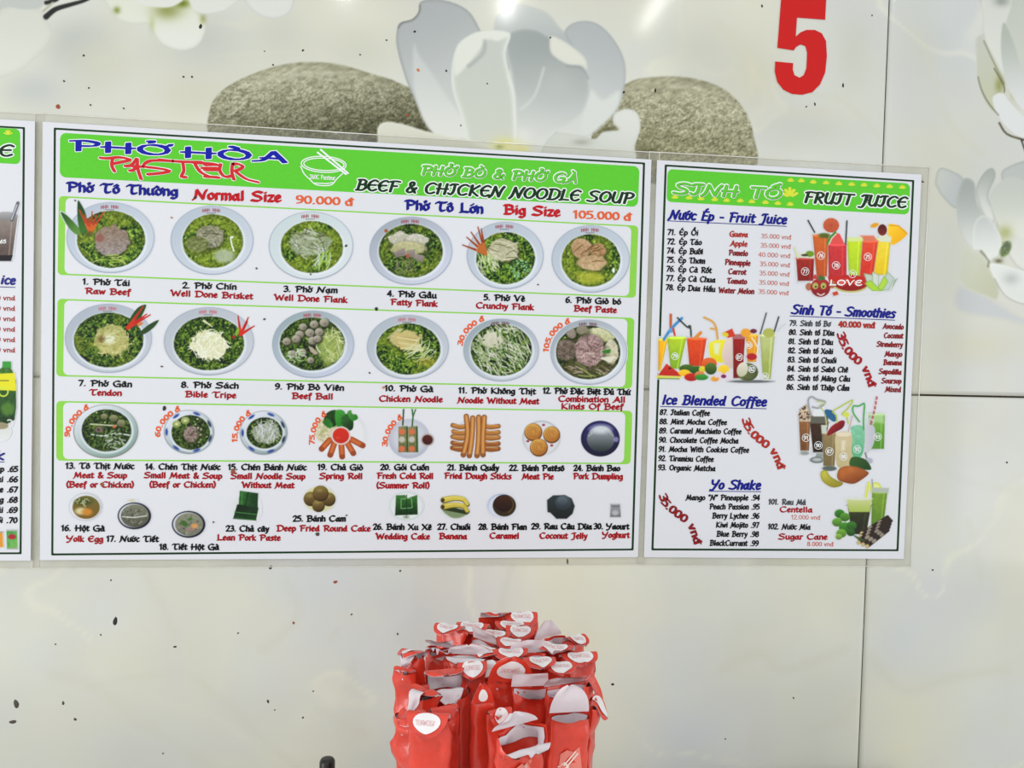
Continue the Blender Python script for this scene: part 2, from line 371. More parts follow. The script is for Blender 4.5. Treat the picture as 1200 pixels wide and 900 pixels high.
# ---------------------------------------------------------------- the tiled wall with its printed mural
XG = float(W((1035, 197))[0, 0]); ZG = float(W((1130, 464))[0, 2])      # grout cross
wc = Cv(-60, -60, 1270, 960, 1.0, (206, 206, 197)); wc.A[:] = 0
def tile_base(x, z):
    """glazed onyx-like print: pale grey with creamy and cool clouds and thin veins"""
    n = fbm(x*3.1+5, z*3.1+2, 1, 4); n2 = fbm(x*5.5, z*5.5, 9, 3); v = np.abs(fbm(x*2.6+n*1.2, z*3.4+n2, 21, 3)-0.5)
    c = np.array([209., 210, 199]) + (n[..., None]-0.5)*np.array([34, 32, 16])*1.0 + (n2[..., None]-0.5)*np.array([-10, -4, 22])
    vein = np.exp(-(v/0.012)**2)*np.clip((n2-0.35)*3, 0, 1)
    return c + vein[..., None]*np.array([11, 10, 2])
P = wc.poly
# soft cool / creamy clouds of the printed background
def cloud(cx, cy, rx, ry, col, a):
    sl = wc.sl(cx-rx*2, cy-ry*2, cx+rx*2, cy+ry*2); X = wc.X[sl]; Y = wc.Y[sl]
    wc.put(sl, np.exp(-(((X-cx)/rx)**2+((Y-cy)/ry)**2)*(1.2+0.8*vn(X/35, Y/35, 3))), col, a)
for c in ((90,50,60,45,(190,195,196),.8),(235,45,70,50,(192,197,198),.7),(40,105,60,30,(196,201,206),.7),(120,75,50,40,(214,214,202),.8),(230,110,60,30,(216,214,200),.7),
          (330,40,50,50,(206,208,200),.6),(420,60,60,40,(210,211,200),.6),(880,95,60,60,(216,213,195),.6),(940,150,80,35,(204,206,204),.6),(1000,60,30,60,(206,208,200),.5),
          (1100,220,70,70,(216,214,196),.5),(1080,60,40,80,(208,210,200),.5),(1120,320,60,60,(212,213,203),.6),(1150,405,70,30,(212,210,190),.7),(820,60,60,40,(203,205,198),.5)): cloud(*c)
def vein(pts, w, col, a=0.5):
    wc.line(pts, w, col, soft=w*1.3+2, a=a, smooth=True)
CR = (226, 222, 200)
for pts, w in (([(170,672),(185,700),(205,745)],6),([(60,790),(110,805),(150,835),(200,870),(260,905)],8),([(100,805),(150,795),(200,790)],4),([(230,795),(270,830),(310,868),(350,900)],5),
    ([(335,680),(350,720),(310,760)],6),([(370,830),(400,845),(430,860)],4),([(845,785),(890,765),(920,785),(990,760)],7),([(1020,770),(1060,810),(1110,795),(1180,785)],7),([(1135,610),(1145,650),(1150,680)],4),
    ([(950,855),(990,840),(1000,820)],5),([(880,880),(885,850)],4),([(600,660),(590,700),(585,735)],5),([(1055,10),(1085,60),(1110,140),(1150,180)],5),([(845,30),(880,70),(880,110)],6),([(950,110),(990,120),(1030,160)],4),([(880,80),(920,130),(970,130)],5),([(1085,520),(1120,560),(1190,575)],4)):
    vein(pts, w, CR, 0.35)
wc.line([(385,752),(395,740)], 3, (222,220,208), soft=6, a=.5)
# pebbles
def stone(pts, c1, c2, gd):
    P(pts, c1, c2, gd, soft=2.0, smooth=True, edge=((150,150,128), 5, .35))
    Q = np.array(catmull(pts, True)); sl = wc.sl(*Q.min(0), *Q.max(0)); X = wc.X[sl]; Y = wc.Y[sl]
    tmp = Cv(wc.x0, wc.y0, wc.x0+2, wc.y0+2); m = wc.A[sl].copy()
    keep = wc.C[sl].copy()
    n = (vn(X/1.3, Y/1.1, 4)-0.5)*84*np.clip((Y-Q[:, 1].min())/40, 0.12, 1)+(vn(X/6, Y/3, 8)-0.5)*34+(vn((X+Y*2)/2.2, (Y-X*.4)/9, 2)-0.5)*20
    inside = np.zeros(X.shape, bool)
    for i in range(len(Q)):
        ax, ay = Q[i]; bx, by = Q[(i+1) % len(Q)]
        if ay != by: inside ^= ((ay > Y) != (by > Y)) & (X < (bx-ax)*(Y-ay)/(by-ay)+ax)
    wc.C[sl] = np.where(inside[..., None], np.clip(keep+n[..., None], 46, 235), keep)
stone([(245,132),(258,108),(292,88),(340,74),(390,74),(435,86),(470,98),(520,130),(520,200),(300,200),(248,165)], (188,187,168), (74,74,50), (.12,1))
stone([(700,130),(733,98),(765,90),(810,91),(848,104),(872,128),(883,158),(882,200),(800,215),(700,205)], (188,186,166), (146,144,116), (-.2,1))
cloud(715, 165, 16, 14, (70,74,52), .9); cloud(755, 178, 18, 10, (104,106,80), .6); cloud(500,165,18,12,(92,94,70),.6)
wc.line([(270,135),(290,118)],1.2,(225,224,208),soft=1.5,a=.8); wc.line([(300,96),(350,88),(400,86)],3,(205,204,188),soft=5,a=.6,smooth=True); wc.line([(262,150),(300,128),(350,112)],1.2,(205,203,186),soft=2,a=.5,smooth=True)
# great magnolia
X4 = lambda L: [(440+x/3.75, y/3.75) for x, y in L]
P(X4([(95,125),(110,98),(160,85),(190,50),(200,5),(300,0),(400,40),(450,110),(470,180),(420,300),(400,600),(250,580),(170,430),(130,340),(92,200)]), (184,189,194), (216,219,217), (.35,1), smooth=True, edge=((160,164,168),2.5,.6))
P(X4([(170,200),(190,240),(260,340),(330,450),(440,600),(260,590),(180,440),(165,300)]), (206,210,212), (226,228,225), (0,1), smooth=True, soft=5)
wc.line(X4([(102,120),(120,100),(165,85),(190,55),(195,25)]),1.6,(140,142,140),soft=2.2,smooth=True)
P(X4([(520,110),(560,45),(620,18),(690,30),(760,60),(810,120),(880,200),(800,300),(560,300)]), (204,208,208), (178,184,190), (0,1), smooth=True, soft=3, edge=((205,208,206),3,.3))
P(X4([(830,140),(870,100),(940,92),(1000,120),(1060,190),(1098,280),(1095,380),(1060,480),(980,560),(900,610),(780,620),(860,440),(900,300),(860,200)]), (188,194,200), (222,224,222), (-.25,1), smooth=True, soft=2, edge=((168,174,182),2.2,.45))
P(X4([(940,400),(1000,440),(1070,400),(1060,480),(985,560),(930,600),(900,560)]), (222,225,224), smooth=True, soft=6)
P(X4([(575,150),(640,120),(720,130),(800,180),(880,230),(930,310),(945,400),(910,500),(840,560),(780,590),(730,700),(600,700),(600,380),(572,230)]), (172,179,183), (226,228,225), (-.1,1), smooth=True, soft=2, edge=((226,228,228),3,.5))
cloud(*[440+800/3.75, 380/3.75], 26, 26, (198,203,203), .7)
P(X4([(770,160),(820,175),(880,215),(925,260),(930,310),(905,290),(850,285),(800,260),(768,225)]), (226,227,220), smooth=True, soft=2, edge=((200,203,200),2,.5))
wc.line(X4([(840,290),(905,300),(935,345)]),2,(168,173,175),soft=3,smooth=True,a=.8)
P(X4([(335,300),(355,215),(400,165),(480,135),(590,148),(572,230),(590,330),(612,450),(605,700),(440,700),(380,520),(340,400)]), (206,210,206), (214,217,210), (0,1), smooth=True, soft=2, edge=((232,234,232),4,.8))
P(X4([(355,215),(400,165),(480,135),(590,148),(540,180),(490,175),(450,230),(400,290),(350,330)]), (228,230,225), smooth=True, soft=4)
wc.line(X4([(480,180),(475,230),(430,275),(410,290)]),3,(176,181,182),soft=5,smooth=True,a=.8)
wc.line(X4([(585,330),(612,430),(612,600)]),2.5,(232,233,231),soft=3,smooth=True,a=.8); wc.line(X4([(740,300),(700,420),(640,480)]),2,(222,225,224),soft=4,smooth=True,a=.8)
cloud(440+650/3.75, 600/3.75, 12, 12, (228,229,226), .9)
P(X4([(10,620),(10,560),(45,535),(120,545),(220,575),(330,600),(500,640),(520,700),(10,700)]), (222,222,212), (208,209,198), (0,1), smooth=True, soft=2, edge=((232,232,225),2.5,.5))
P(X4([(720,680),(780,590),(870,590),(960,610),(1000,580),(1070,570),(1045,540),(1050,500),(1100,478),(1150,495),(1165,560),(1140,640),(1110,720),(720,720)]), (226,228,226), (208,211,206), (-.3,1), smooth=True, soft=1.6, edge=((200,203,198),2,.4))
cloud(440+905/3.75, 625/3.75, 14, 5, (176,178,168), .7)
cloud(440+560/3.75, 640/3.75, 18, 11, (228,224,150), .9); cloud(440+640/3.75, 655/3.75, 14, 8, (232,226,150), .8); cloud(440+545/3.75, 645/3.75, 6, 3, (150,160,90), .9)
# blossoms in the upper left corner with the dark branch
X5 = lambda L: [(x*0.2167, y*0.2167) for x, y in L]
P(X5([(-150,40),(0,60),(60,20),(200,40),(245,100),(280,180),(240,260),(150,350),(60,400),(-150,420)]), (216,218,212), (224,225,219), (0,1), smooth=True, soft=3, edge=((205,208,205),4,.4))
P(X5([(-100,-60),(80,-60),(240,-40),(225,40),(120,50),(40,40),(-60,80)]), (200,204,202), smooth=True, soft=3)
wc.line(X5([(250,90),(300,50),(380,25),(450,5),(530,-30)]), 7, (44,40,34), soft=1.5, smooth=True, w2=3.5); wc.line(X5([(250,15),(300,0),(330,-20)]), 5, (40,36,30), soft=1.5)
wc.line(X5([(235,60),(285,15)]), 3, (190,192,175), soft=2); wc.ell(55,19,2.5,3,(36,32,26))
P(X5([(590,-40),(600,60),(640,105),(720,130),(800,130),(830,180),(880,240),(960,270),(1040,262),(1095,210),(1115,110),(1060,60),(1030,-40)]), (224,226,216), (228,230,226), (0,1), smooth=True, soft=1.5, edge=((208,211,205),2.5,.5))
cloud(196,12,22,14,(160,166,110),.9); cloud(214,4,10,6,(126,140,60),.9); cloud(137,12,5,5,(150,158,96),.9); cloud(238,22,5,8,(168,172,120),.8); cloud(178,28,5,14,(196,200,160),.7)
P(X5([(700,-40),(760,20),(860,40),(930,35),(990,0),(990,-50)]), (226,227,224), smooth=True, soft=2); P(X5([(1040,-40),(1040,40),(1100,75),(1200,60),(1250,30),(1300,-30)]), (224,225,222), smooth=True, soft=2.5)
P([(286,-10),(290,6),(304,18),(322,22),(338,16),(344,4),(342,-12)], (222,224,222), smooth=True, soft=1.5, edge=((196,199,198),2,.5))
# two blossoms at the right edge
X6 = lambda L: [(1100+x*0.1445, y*0.1445) for x, y in L]
P(X6([(300,330),(330,290),(370,250),(360,100),(370,-80),(900,-80),(900,700),(700,860),(640,860),(560,740),(520,900),(430,900),(330,700),(310,500)]), (204,207,202), (216,218,212), (.3,1), smooth=True, soft=2)
P(X6([(365,-60),(362,150),(380,320),(460,480),(540,620),(640,640),(520,300),(540,200),(600,-60)]), (218,220,217), (226,228,224), (0,1), smooth=True, soft=2)
P(X6([(330,300),(400,380),(450,500),(535,650),(520,760),(470,780),(440,900),(350,760),(310,540)]), (206,209,202), (206,208,188), (.3,1), smooth=True, soft=2)
cloud(1100+490*.1445, 690*.1445, 6, 12, (160,164,110), .8); cloud(1100+600*.1445, 760*.1445, 5, 12, (196,196,150), .7)
P(X6([(520,190),(560,230),(620,380),(660,520),(700,660),(700,900),(600,780),(540,640),(505,400)]), (190,196,190), (226,228,230), (.2,1), smooth=True, soft=2)
cloud(1100+510*.1445, 10*.1445, 12, 8, (160,166,160), .8)
P([(1163,118),(1168,110),(1176,110),(1186,122),(1200,136),(1215,150),(1210,164),(1190,158),(1172,140)], (228,230,232), smooth=True, soft=1.5)
wc.line([(1146,90),(1150,105),(1158,120),(1170,135)],1.2,(120,124,110),soft=1.4,smooth=True)
wc.line([(1171,144),(1180,157),(1200,164),(1215,168)],2.6,(96,90,66),soft=1.6,smooth=True); wc.line([(1197,164),(1203,182)],2.2,(50,42,34),soft=1.2)
wc.line([(1165,80),(1176,100),(1177,108)],0.9,(90,84,40),soft=1.2,smooth=True); wc.line([(1153,48),(1164,72),(1177,98)],1,(140,140,110),soft=1.6,smooth=True)
X7 = lambda L: [(1080+x*0.2444, 180+y*0.2444) for x, y in L]
E7 = ((176,180,178), 2.2, .55)
P(X7([(380,100),(420,60),(520,30),(620,60),(620,500),(480,560),(380,420),(360,330),(400,200)]), (198,202,202), (222,224,220), (0,1), smooth=True, soft=2, edge=E7)
P(X7([(180,640),(300,680),(370,720),(490,790),(620,800),(620,860),(420,800),(180,750)]), (200,204,210), smooth=True, soft=8)
P(X7([(64,130),(85,70),(140,80),(200,120),(180,200),(165,265),(110,220),(75,170)]), (206,209,206), (196,201,206), (1,.3), smooth=True, soft=1.6, edge=E7)
P(X7([(190,140),(215,115),(255,140),(265,230),(300,300),(350,420),(300,470),(240,450),(190,390),(165,250)]), (178,184,184), (218,221,220), (0,1), smooth=True, soft=1.6, edge=((200,203,203),2,.5))
P(X7([(262,160),(300,90),(340,68),(355,110),(320,200),(345,270),(350,330),(300,300),(270,230)]), (184,189,187), (226,228,226), (-.3,1), smooth=True, soft=1.5, edge=E7)
P(X7([(330,200),(400,120),(470,120),(520,180),(520,400),(400,360),(360,320)]), (206,210,206), (222,224,218), (0,1), smooth=True, soft=2)
cloud(1080+400*.2444, 180+380*.2444, 12, 12, (176,180,120), .8)
P(X7([(180,520),(205,450),(250,465),(300,500),(330,560),(370,640),(360,700),(300,680),(220,650),(180,600)]), (208,211,200), (196,198,176), (1,.6), smooth=True, soft=2, edge=((214,217,208),2.5,.4))
wc.line(X7([(285,470),(320,510),(320,540)]),2,(110,112,84),soft=3,smooth=True)
P(X7([(245,420),(255,330),(300,295),(350,340),(385,420),(370,480),(330,515),(290,460),(250,460)]), (204,208,208), (228,230,230), (0,1), smooth=True, soft=1.5, edge=((226,228,226),2.5,.6))
wc.ell(1080+402*.2444, 180+460*.2444, 5.5, 10, (84,104,50), rot=.5, soft=2.5, c2=(120,140,70)); cloud(1080+370*.2444, 180+515*.2444, 7, 4, (90,88,56), .9)
for i in range(14): wc.ell(1176+3*math.sin(i*2.1)+1.5, 291+8*math.cos(i*1.3), .9, .9, (60,80,34) if i % 2 else (150,164,92))
P(X7([(325,530),(380,530),(450,550),(520,570),(640,590),(640,760),(480,720),(400,680),(350,600)]), (226,228,228), (220,223,222), (0,1), smooth=True, soft=1.6, edge=((232,234,232),2.5,.6))
cloud(1080+430*.2444, 180+600*.2444, 12, 9, (190,196,198), .9); wc.line(X7([(350,600),(400,680),(480,720),(560,724)]),1.2,(170,174,170),soft=2,smooth=True)
wc.C[wc.A > .02] = wc.C[wc.A > .02]*np.array([.975, .975, .957]); m_ = wc.A > .02; wc.C[m_] = np.clip((wc.C[m_]-212)*1.25+208, 20, 240); bl = np.clip(wc.C[..., 2]-wc.C[..., 0], 0, 99)*.55; wc.C[..., 2] -= bl*.7; wc.C[..., 0] += bl*.3
wc.A[:3] = 0; wc.A[-3:] = 0

def samp(px, py):
    u = np.clip(px-wc.x0, 0, wc.w-1.01); v = np.clip(py-wc.y0, 0, wc.h-1.01)
    i = v.astype(int); j = u.astype(int); a = (v-i)[..., None]; b = (u-j)[..., None]
    T = np.concatenate([wc.C, wc.A[..., None]], -1)
    return (T[i, j]*(1-b)+T[i, j+1]*b)*(1-a)+(T[i+1, j]*(1-b)+T[i+1, j+1]*b)*a
M_tile = vmat('printed_glazed_tile', 0.09, 0.45, 0.012, 5.0)
M_grout = mat('dark_grout', (66, 58, 44), 0.9, 0.45, 260.0, 0.1)
wall = box('wall_back', (-2.7, 0.004, 0.0), (3.3, 0.10, 2.9), M_grout); wall['kind'] = 'structure'
def spaced(a, b, fine, lo, hi, coarse):
    r = [a]
    while r[-1] < b - 1e-6:
        st = fine if lo <= r[-1] < hi else coarse
        if r[-1] < lo < r[-1]+st: nx = lo
        else: nx = r[-1]+st
        r.append(min(nx, b))
    return np.array(r)
def make_tile(x0, x1, z0, z1, fx=None, fz=None):
    g = 0.0015; x0 += g; x1 -= g; z0 += g; z1 -= g
    xs = spaced(x0, x1, 0.00145, *(fx or (9, 9)), 0.007 if fx is None else 0.007)
    zs = spaced(z0, z1, 0.00145, *(fz or (9, 9)), 0.007)
    Xg, Zg = np.meshgrid(xs, zs); px, py = PX(Xg, Zg)
    S = samp(px, py); B = tile_base(Xg, Zg); a = S[..., 3:]
    a = a*((px > -58) & (px < 1266) & (py > -58) & (py < 956))[..., None]
    C = B*(1-a)+S[..., :3]*a
    ny, nx = Xg.shape; idx = np.arange(nx*ny).reshape(ny, nx)
    V = np.c_[Xg.ravel(), np.zeros(nx*ny), Zg.ravel()]
    e = np.minimum(np.minimum(Xg-x0, x1-Xg), np.minimum(Zg-z0, z1-Zg)).ravel()
    V[:, 1] = np.where(e < 1e-7, 0.0008, 0.0)
    F = np.stack([idx[:-1, :-1], idx[:-1, 1:], idx[1:, 1:], idx[1:, :-1]], -1).reshape(-1, 4)
    # thickness: skirt back to the grout bed
    ring = np.r_[idx[0, :], idx[1:, -1], idx[-1, -2::-1], idx[-2:0:-1, 0]]
    n0 = len(V); V = np.r_[V, V[ring]+np.array([0, 0.007, 0])]; V[n0:, 1] = 0.0075
    k = np.arange(len(ring)); k2 = (k+1) % len(ring)
    F = np.r_[F, np.stack([ring[k], n0+k, n0+k2, ring[k2]], -1)]
    return grid_mesh('tile', V, F, np.r_[C.reshape(-1, 3), C.reshape(-1, 3)[ring]], M_tile, wall)
TW, TH = 1.30, 0.65
xl = float(W((-30, 100))[0, 0]); zt = float(W((600, 205))[0, 2])-0.03; xr0 = float(W((1085, 100))[0, 0])
for i in (-2, -1, 0, 1):
    for j in (-2, -1, 0, 1):
        x0 = XG+i*TW; z0 = ZG+j*TH
        if (i, j) == (-1, 0): make_tile(x0, x0+TW, z0, z0+TH, (x0, x0+TW), (zt, z0+TH))
        elif (i, j) == (0, 0): make_tile(x0, x0+TW, z0, z0+TH, (xr0, xr0+0.26), (ZG+.02, z0+TH))
        elif j < 0 or i in (-1, 0) or j == 0: make_tile(x0, x0+TW, z0, z0+TH)
        else: make_tile(x0, x0+TW, z0, z0+TH)
# specks of dried food and dirt stuck to the glaze
M_sp = [mat('dirt_speck', c, 0.6) for c in ((30, 22, 18), (70, 62, 52), (150, 70, 40), (200, 120, 60))]
specks = {0: [(135,728,2.5,4.8),(235,31,1.7,3.0),(355,59,1.3,1.3),(215,90,1.2,1.2),(225,90,1.2,1.2),(453,47,1,1),(486,37,1.4,1.4),(523,83,1,1.6),(645,44,1,1),(571,98,.9,.9),(731,108,1.2,1.6),(768,106,1,3),(988,100,.9,3),(1081,213,2,1.2),(467,662,0,0),(665,658,1.4,3),(718,802,1.6,1.6),(322,832,.8,.8),(367,810,.9,.9),(355,841,1.1,1.1),(191,883,.9,.9),(1180,542,1.3,1),(1022,18,.9,.9)],
          1: [(75,95,1.3,1.2),(104,103,1.2,1),(320,76,1.2,1),(145,127,1.2,1),(106,123,1.2,1.1),(422,64,1.1,.9),(469,669,1.2,1.2),(466,743,1,1.5),(19,825,3,5),(15,846,4,2.2),(74,824,1.6,2),(88,843,1.8,1.6),(205,758,2.4,1),(65,755,1,1),(118,744,1,1),(279,742,1,1),(314,822,1.4,2),(412,720,1,1),(130,680,1,1),(955,122,1,2),(893,7,1,2),(945,125,1,1),(930,818,1,1),(850,866,.9,.9),(1093,668,1.2,1),(310,60,.8,.8),(540,147,.9,.9),(98,65,1.5,1.2),(317,665,1.8,2.4),(50,344,0,0)],
          2: [(68,125,3,2.4),(344,130,0,0),(393,682,2.6,1.6),(344,730,1.6,1.4),(477,135,2.2,1.6)], 3: [(490,82,1.8,1.8)]}
def blobs(name, lst, m, parent, Y, seed=0):
    V = []; F = []; rr = random.Random(seed)
    for cx, cy, rx, ry in lst:
        if rx <= 0: continue
        b = len(V); n = 9
        for lay, (sc_, yy) in enumerate(((1.0, 0.0), (0.75, -0.0004))):
            for k in range(n):
                a = 2*math.pi*k/n; q = sc_*(1.05+0.16*math.sin(2*a+cx)+.08*math.sin(3*a+cy))
                p = W((cx+rx*q*math.cos(a), cy+ry*q*math.sin(a)), Y+yy)[0]; V.append(p)
        V.append(W((cx, cy), Y-0.0007)[0])
        for k in range(n):
            k2 = (k+1) % n; F.append((b+k, b+n+k, b+n+k2, b+k2)); F.append((b+n+k, b+2*n, b+n+k2))
    return mesh_obj(name, V, F, m, parent)
for i, l in specks.items():
    o = blobs('dirt_specks', l, M_sp[i], wall, -0.0001); o['kind'] = 'stuff'
# red table number stuck on the tile
n5 = [(916,-10),(915,5),(911,56),(930,59),(933,55),(938,52),(944,54),(946,62),(945,80),(942,88),(937,91),(931,88),(929,81),(929.5,74),(908.5,72),(908,84),(911,96),(918,105),(928,110),(940,111),(952,108),(961,99),(967,85),(969,66),(968,48),(963,39),(955,35),(945,35),(938,38),(932.5,43),(934,20.5),(967,23),(968,3),(969,-8)]
V = [tuple(p) for p in W(n5, -0.0009)]+[tuple(p) for p in W(n5, 0.0)]; n = len(n5)
F = [tuple(range(n-1, -1, -1))]+[(k, (k+1) % n, n+(k+1) % n, n+k) for k in range(n)]
o = mesh_obj('table_number_sticker', V, F, mat('red_vinyl', (200, 22, 20), 0.4, 0.02, 60.0, 0.22))
tag(o, 'large red vinyl number 5 stuck on the tiled wall above the right menu', 'sticker')

# ---------------------------------------------------------------- laminated menu boards
M_paper = mat('laminated_white_paper', (219, 221, 226), 0.36, 0.006, 8.0, 0.3)
M_white = mat('panel_white', (221, 223, 228), 0.36, 0.006, 8.0, 0.3)
INK = {k: mat('ink_'+k, c, 0.4, 0.03, 300.0, 0.22) for k, c in dict(black=(10, 10, 12), red=(160, 14, 24), crimson=(190, 18, 32), orange=(226, 98, 54), blue=(12, 22, 132), navy=(34, 38, 130),
        rust=(172, 44, 34), salmon=(204, 116, 104), maroon=(134, 20, 26), darkgreen=(8, 50, 14), green=(96, 212, 50), white=(238, 242, 240), forest=(10, 50, 18), yellow=(214, 224, 60),
        lime=(140, 208, 76), grass=(92, 200, 48), deepblue=(6, 22, 160), cherry=(206, 40, 44), shadow=(70, 90, 60), faded=(70, 72, 76), lightrust=(206, 84, 62)).items()}
M_pic = vmat('printed_picture', 0.4, 0.22)
def film_mat():
    m = bpy.data.materials.new('laminate_film'); m.use_nodes = True; b = m.node_tree.nodes['Principled BSDF']
    nt = m.node_tree; tc = nt.nodes.new('ShaderNodeTexCoord'); n = nt.nodes.new('ShaderNodeTexNoise'); n.inputs['Scale'].default_value = 14
    nt.links.new(tc.outputs['Object'], n.inputs['Vector']); r = nt.nodes.new('ShaderNodeValToRGB')
    r.color_ramp.elements[0].position = .35; r.color_ramp.elements[0].color = (.14, .14, .14, 1); r.color_ramp.elements[1].position = .7; r.color_ramp.elements[1].color = (.30, .30, .30, 1)
    nt.links.new(n.outputs['Fac'], r.inputs[0]); nt.links.new(r.outputs[0], b.inputs['Alpha'])
    b.inputs['Base Color'].default_value = (*s2l((196, 194, 176)), 1); b.inputs['Roughness'].default_value = 0.12
    return m
M_film = film_mat()
M_seal = mat('film_edge', (214, 212, 200), 0.15, 0.1, 90.0, 0.6)
YS = -0.0042                        # front face of the boards
def lerp(a, b, t): return (a[0]+(b[0]-a[0])*t, a[1]+(b[1]-a[1])*t)
def qpt(q, u, v): return lerp(lerp(q[0], q[1], u), lerp(q[3], q[2], u), v)
def qsize(q):
    d = lambda a, b: math.hypot(a[0]-b[0], a[1]-b[1])
    return (d(q[0], q[1])+d(q[3], q[2]))/2, (d(q[0], q[3])+d(q[1], q[2]))/2
def rq(q, ins=(0, 0, 0, 0), r=5, n=5):
    w, h = qsize(q); l, t, rt, b = ins; x0, y0, x1, y1 = l, t, w-rt, h-b; out = []
    for cx, cy, a0 in ((x0+r, y0+r, 180), (x1-r, y0+r, 270), (x1-r, y1-r, 0), (x0+r, y1-r, 90)):
        for k in range(n+1):
            a = math.radians(a0+90*k/n); out.append(qpt(q, (cx+r*math.cos(a))/w, (cy+r*math.sin(a))/h))
    return out
def flat(name, P, m, parent, layer): return polys_obj(name, [P], m, parent, YS-1e-4*layer)
def ring(name, A, B, m, parent, layer):
    n = len(A); V = W(A+B, YS-1e-4*layer)
    return mesh_obj(name, V, [(k, n+k, n+(k+1) % n, (k+1) % n) for k in range(n)], m, parent)
def board(name, quad, label, border, bins=(0, 0, 0, 0)):
    bot = W(lerp(quad[3], quad[2], .5), 0)[0]
    root = empty(name, (bot[0], -0.002, bot[2]), label, 'menu', None)
    f = W(quad, YS); b = W(quad, -0.0012)
    V = [tuple(p) for p in f]+[tuple(p) for p in b]
    mesh_obj('sheet', V, [(3, 2, 1, 0), (4, 5, 6, 7), (0, 1, 5, 4), (1, 2, 6, 5), (2, 3, 7, 6), (3, 0, 4, 7)], M_paper, root)
    # transparent laminating film sticking out all round, with its sealed edge
    c = np.mean(quad, 0); w, h = qsize(quad)
    def out(e): return [qpt(quad, -e/w, -e/h), qpt(quad, 1+e/w, -e/h), qpt(quad, 1+e/w, 1+e/h), qpt(quad, -e/w, 1+e/h)]
    A = W(out(-3), -0.0026); B = W(out(8.6), -0.0012); C = W(out(9.6), -0.0010)
    mesh_obj('laminate_film', np.r_[A, B], [(k, (k+1) % 4, 4+(k+1) % 4, 4+k) for k in range(4)], M_film, root)
    mesh_obj('film_edge', np.r_[B, C], [(k, (k+1) % 4, 4+(k+1) % 4, 4+k) for k in range(4)], M_seal, root)
    o = ring('border_line', rq(border, (0, 0, 0, 0), 1.0, 2), rq(border, (2.5, 2.2, 2.5, 2.3), 1.0, 2), INK['darkgreen'], root, 1)
    return root
def T(s, x0, y0, x1, y1, h, ink, root, style='cap', name='caption', layer=4, out=None, og=1.6, pts=None, grow=0.0):
    base = pts or [(x0, y0), (x1, y1)]
    o = None
    if out:
        o = polys_obj(name, text_polys(s, base, h, style, grow+og), INK[out], root, YS-1e-4*(layer-1))
        if ink == 'grass': polys_obj('lettering_shadow', [p+np.array((.35, .45)) for p in map(np.array, text_polys(s, base, h, style, grow+.35))], INK['shadow'], o, YS-1e-4*(layer-.4))
        polys_obj('lettering', text_polys(s, base, h, style, grow), INK[ink], o, YS-1e-4*layer)
    else:
        o = polys_obj(name, text_polys(s, base, h, style, grow), INK[ink], root, YS-1e-4*layer)
    return o
def S(name, sts, w, t, ang, ink, root, layer=4, smooth=True):
    st = [catmull(s, False, 4) if smooth else [np.array(p, float) for p in s] for s in sts]
    return polys_obj(name, sweep(st, nib(w, t, ang)), INK[ink], root, YS-1e-4*layer)

B1 = board('noodle_soup_menu', [(50,142.5),(763.5,187),(747.5,653),(46.5,656.5)],
           'large laminated menu of numbered soup bowls and side dishes, middle of the three boards', [(63,149.5),(756,190.5),(742.5,645),(60,651)])
flat('header_banner', rq([(70.5,155.5),(749.5,195),(747.5,242.5),(70,207.5)], r=7), INK['grass'], B1, 1)
for q in ([(69,229.5),(748,264.5),(745,349),(67.5,322)], [(67.5,350),(743.5,372.5),(740.5,455.5),(66,441)], [(66,469.8),(741,481.5),(739,544),(66,539.8)]):
    o = flat('green_frame', rq(q, r=5), INK['lime'], B1, 1)
    flat('white_panel', rq(q, (8, 1.7, 8, 1.7), r=6), M_white, o, 2)
# header lettering
for st in (('PHỞ', 84, 176, 199, 182.5), ('HÒA', 214, 184, 336, 190.5)):
    T(*st, 12.0, 'deepblue', B1, 'slab', 'shop_title', 4, 'white', 1.8)
c1 = lambda L: [(60+x/6, 145+y/6) for x, y in L]; c2 = lambda L: [(240+x/6, 145+y/6) for x, y in L]
PA = [c1([(345,240),(400,243),(480,236),(555,252),(500,268),(430,282)]), c1([(432,245),(425,290),(445,335)]), c1([(520,298),(565,290),(600,247)]), c1([(605,247),(610,320),(632,388)]),
      c1([(552,330),(578,325),(602,292)]), c1([(570,300),(650,302)]), c1([(850,262),(700,260),(650,298),(740,312),(832,330),(780,346),(678,356)]), c1([(760,252),(900,266),(1060,270)]),
      c1([(925,270),(932,330),(915,372),(948,374)]), c1([(1000,275),(1120,280),(1170,288)]), c1([(1012,285),(1050,340),(1120,372),(1180,378)]), c1([(1060,312),(1170,312)]),
      c2([(0,290),(60,288),(100,292)]), c2([(0,325),(100,325)]), c2([(0,372),(90,376)]), c2([(112,285),(105,330),(140,372),(190,366)]), c2([(195,280),(190,340),(205,392)]),
      c2([(195,285),(235,283),(268,302),(240,322),(212,332)]), c2([(215,335),(290,388),(375,411)])]
o = S('shop_subtitle', PA, 5.8, 4.4, 0.3, 'white', B1, 4); S('lettering', PA, 4.2, 2.3, 0.3, 'cherry', o, 5)
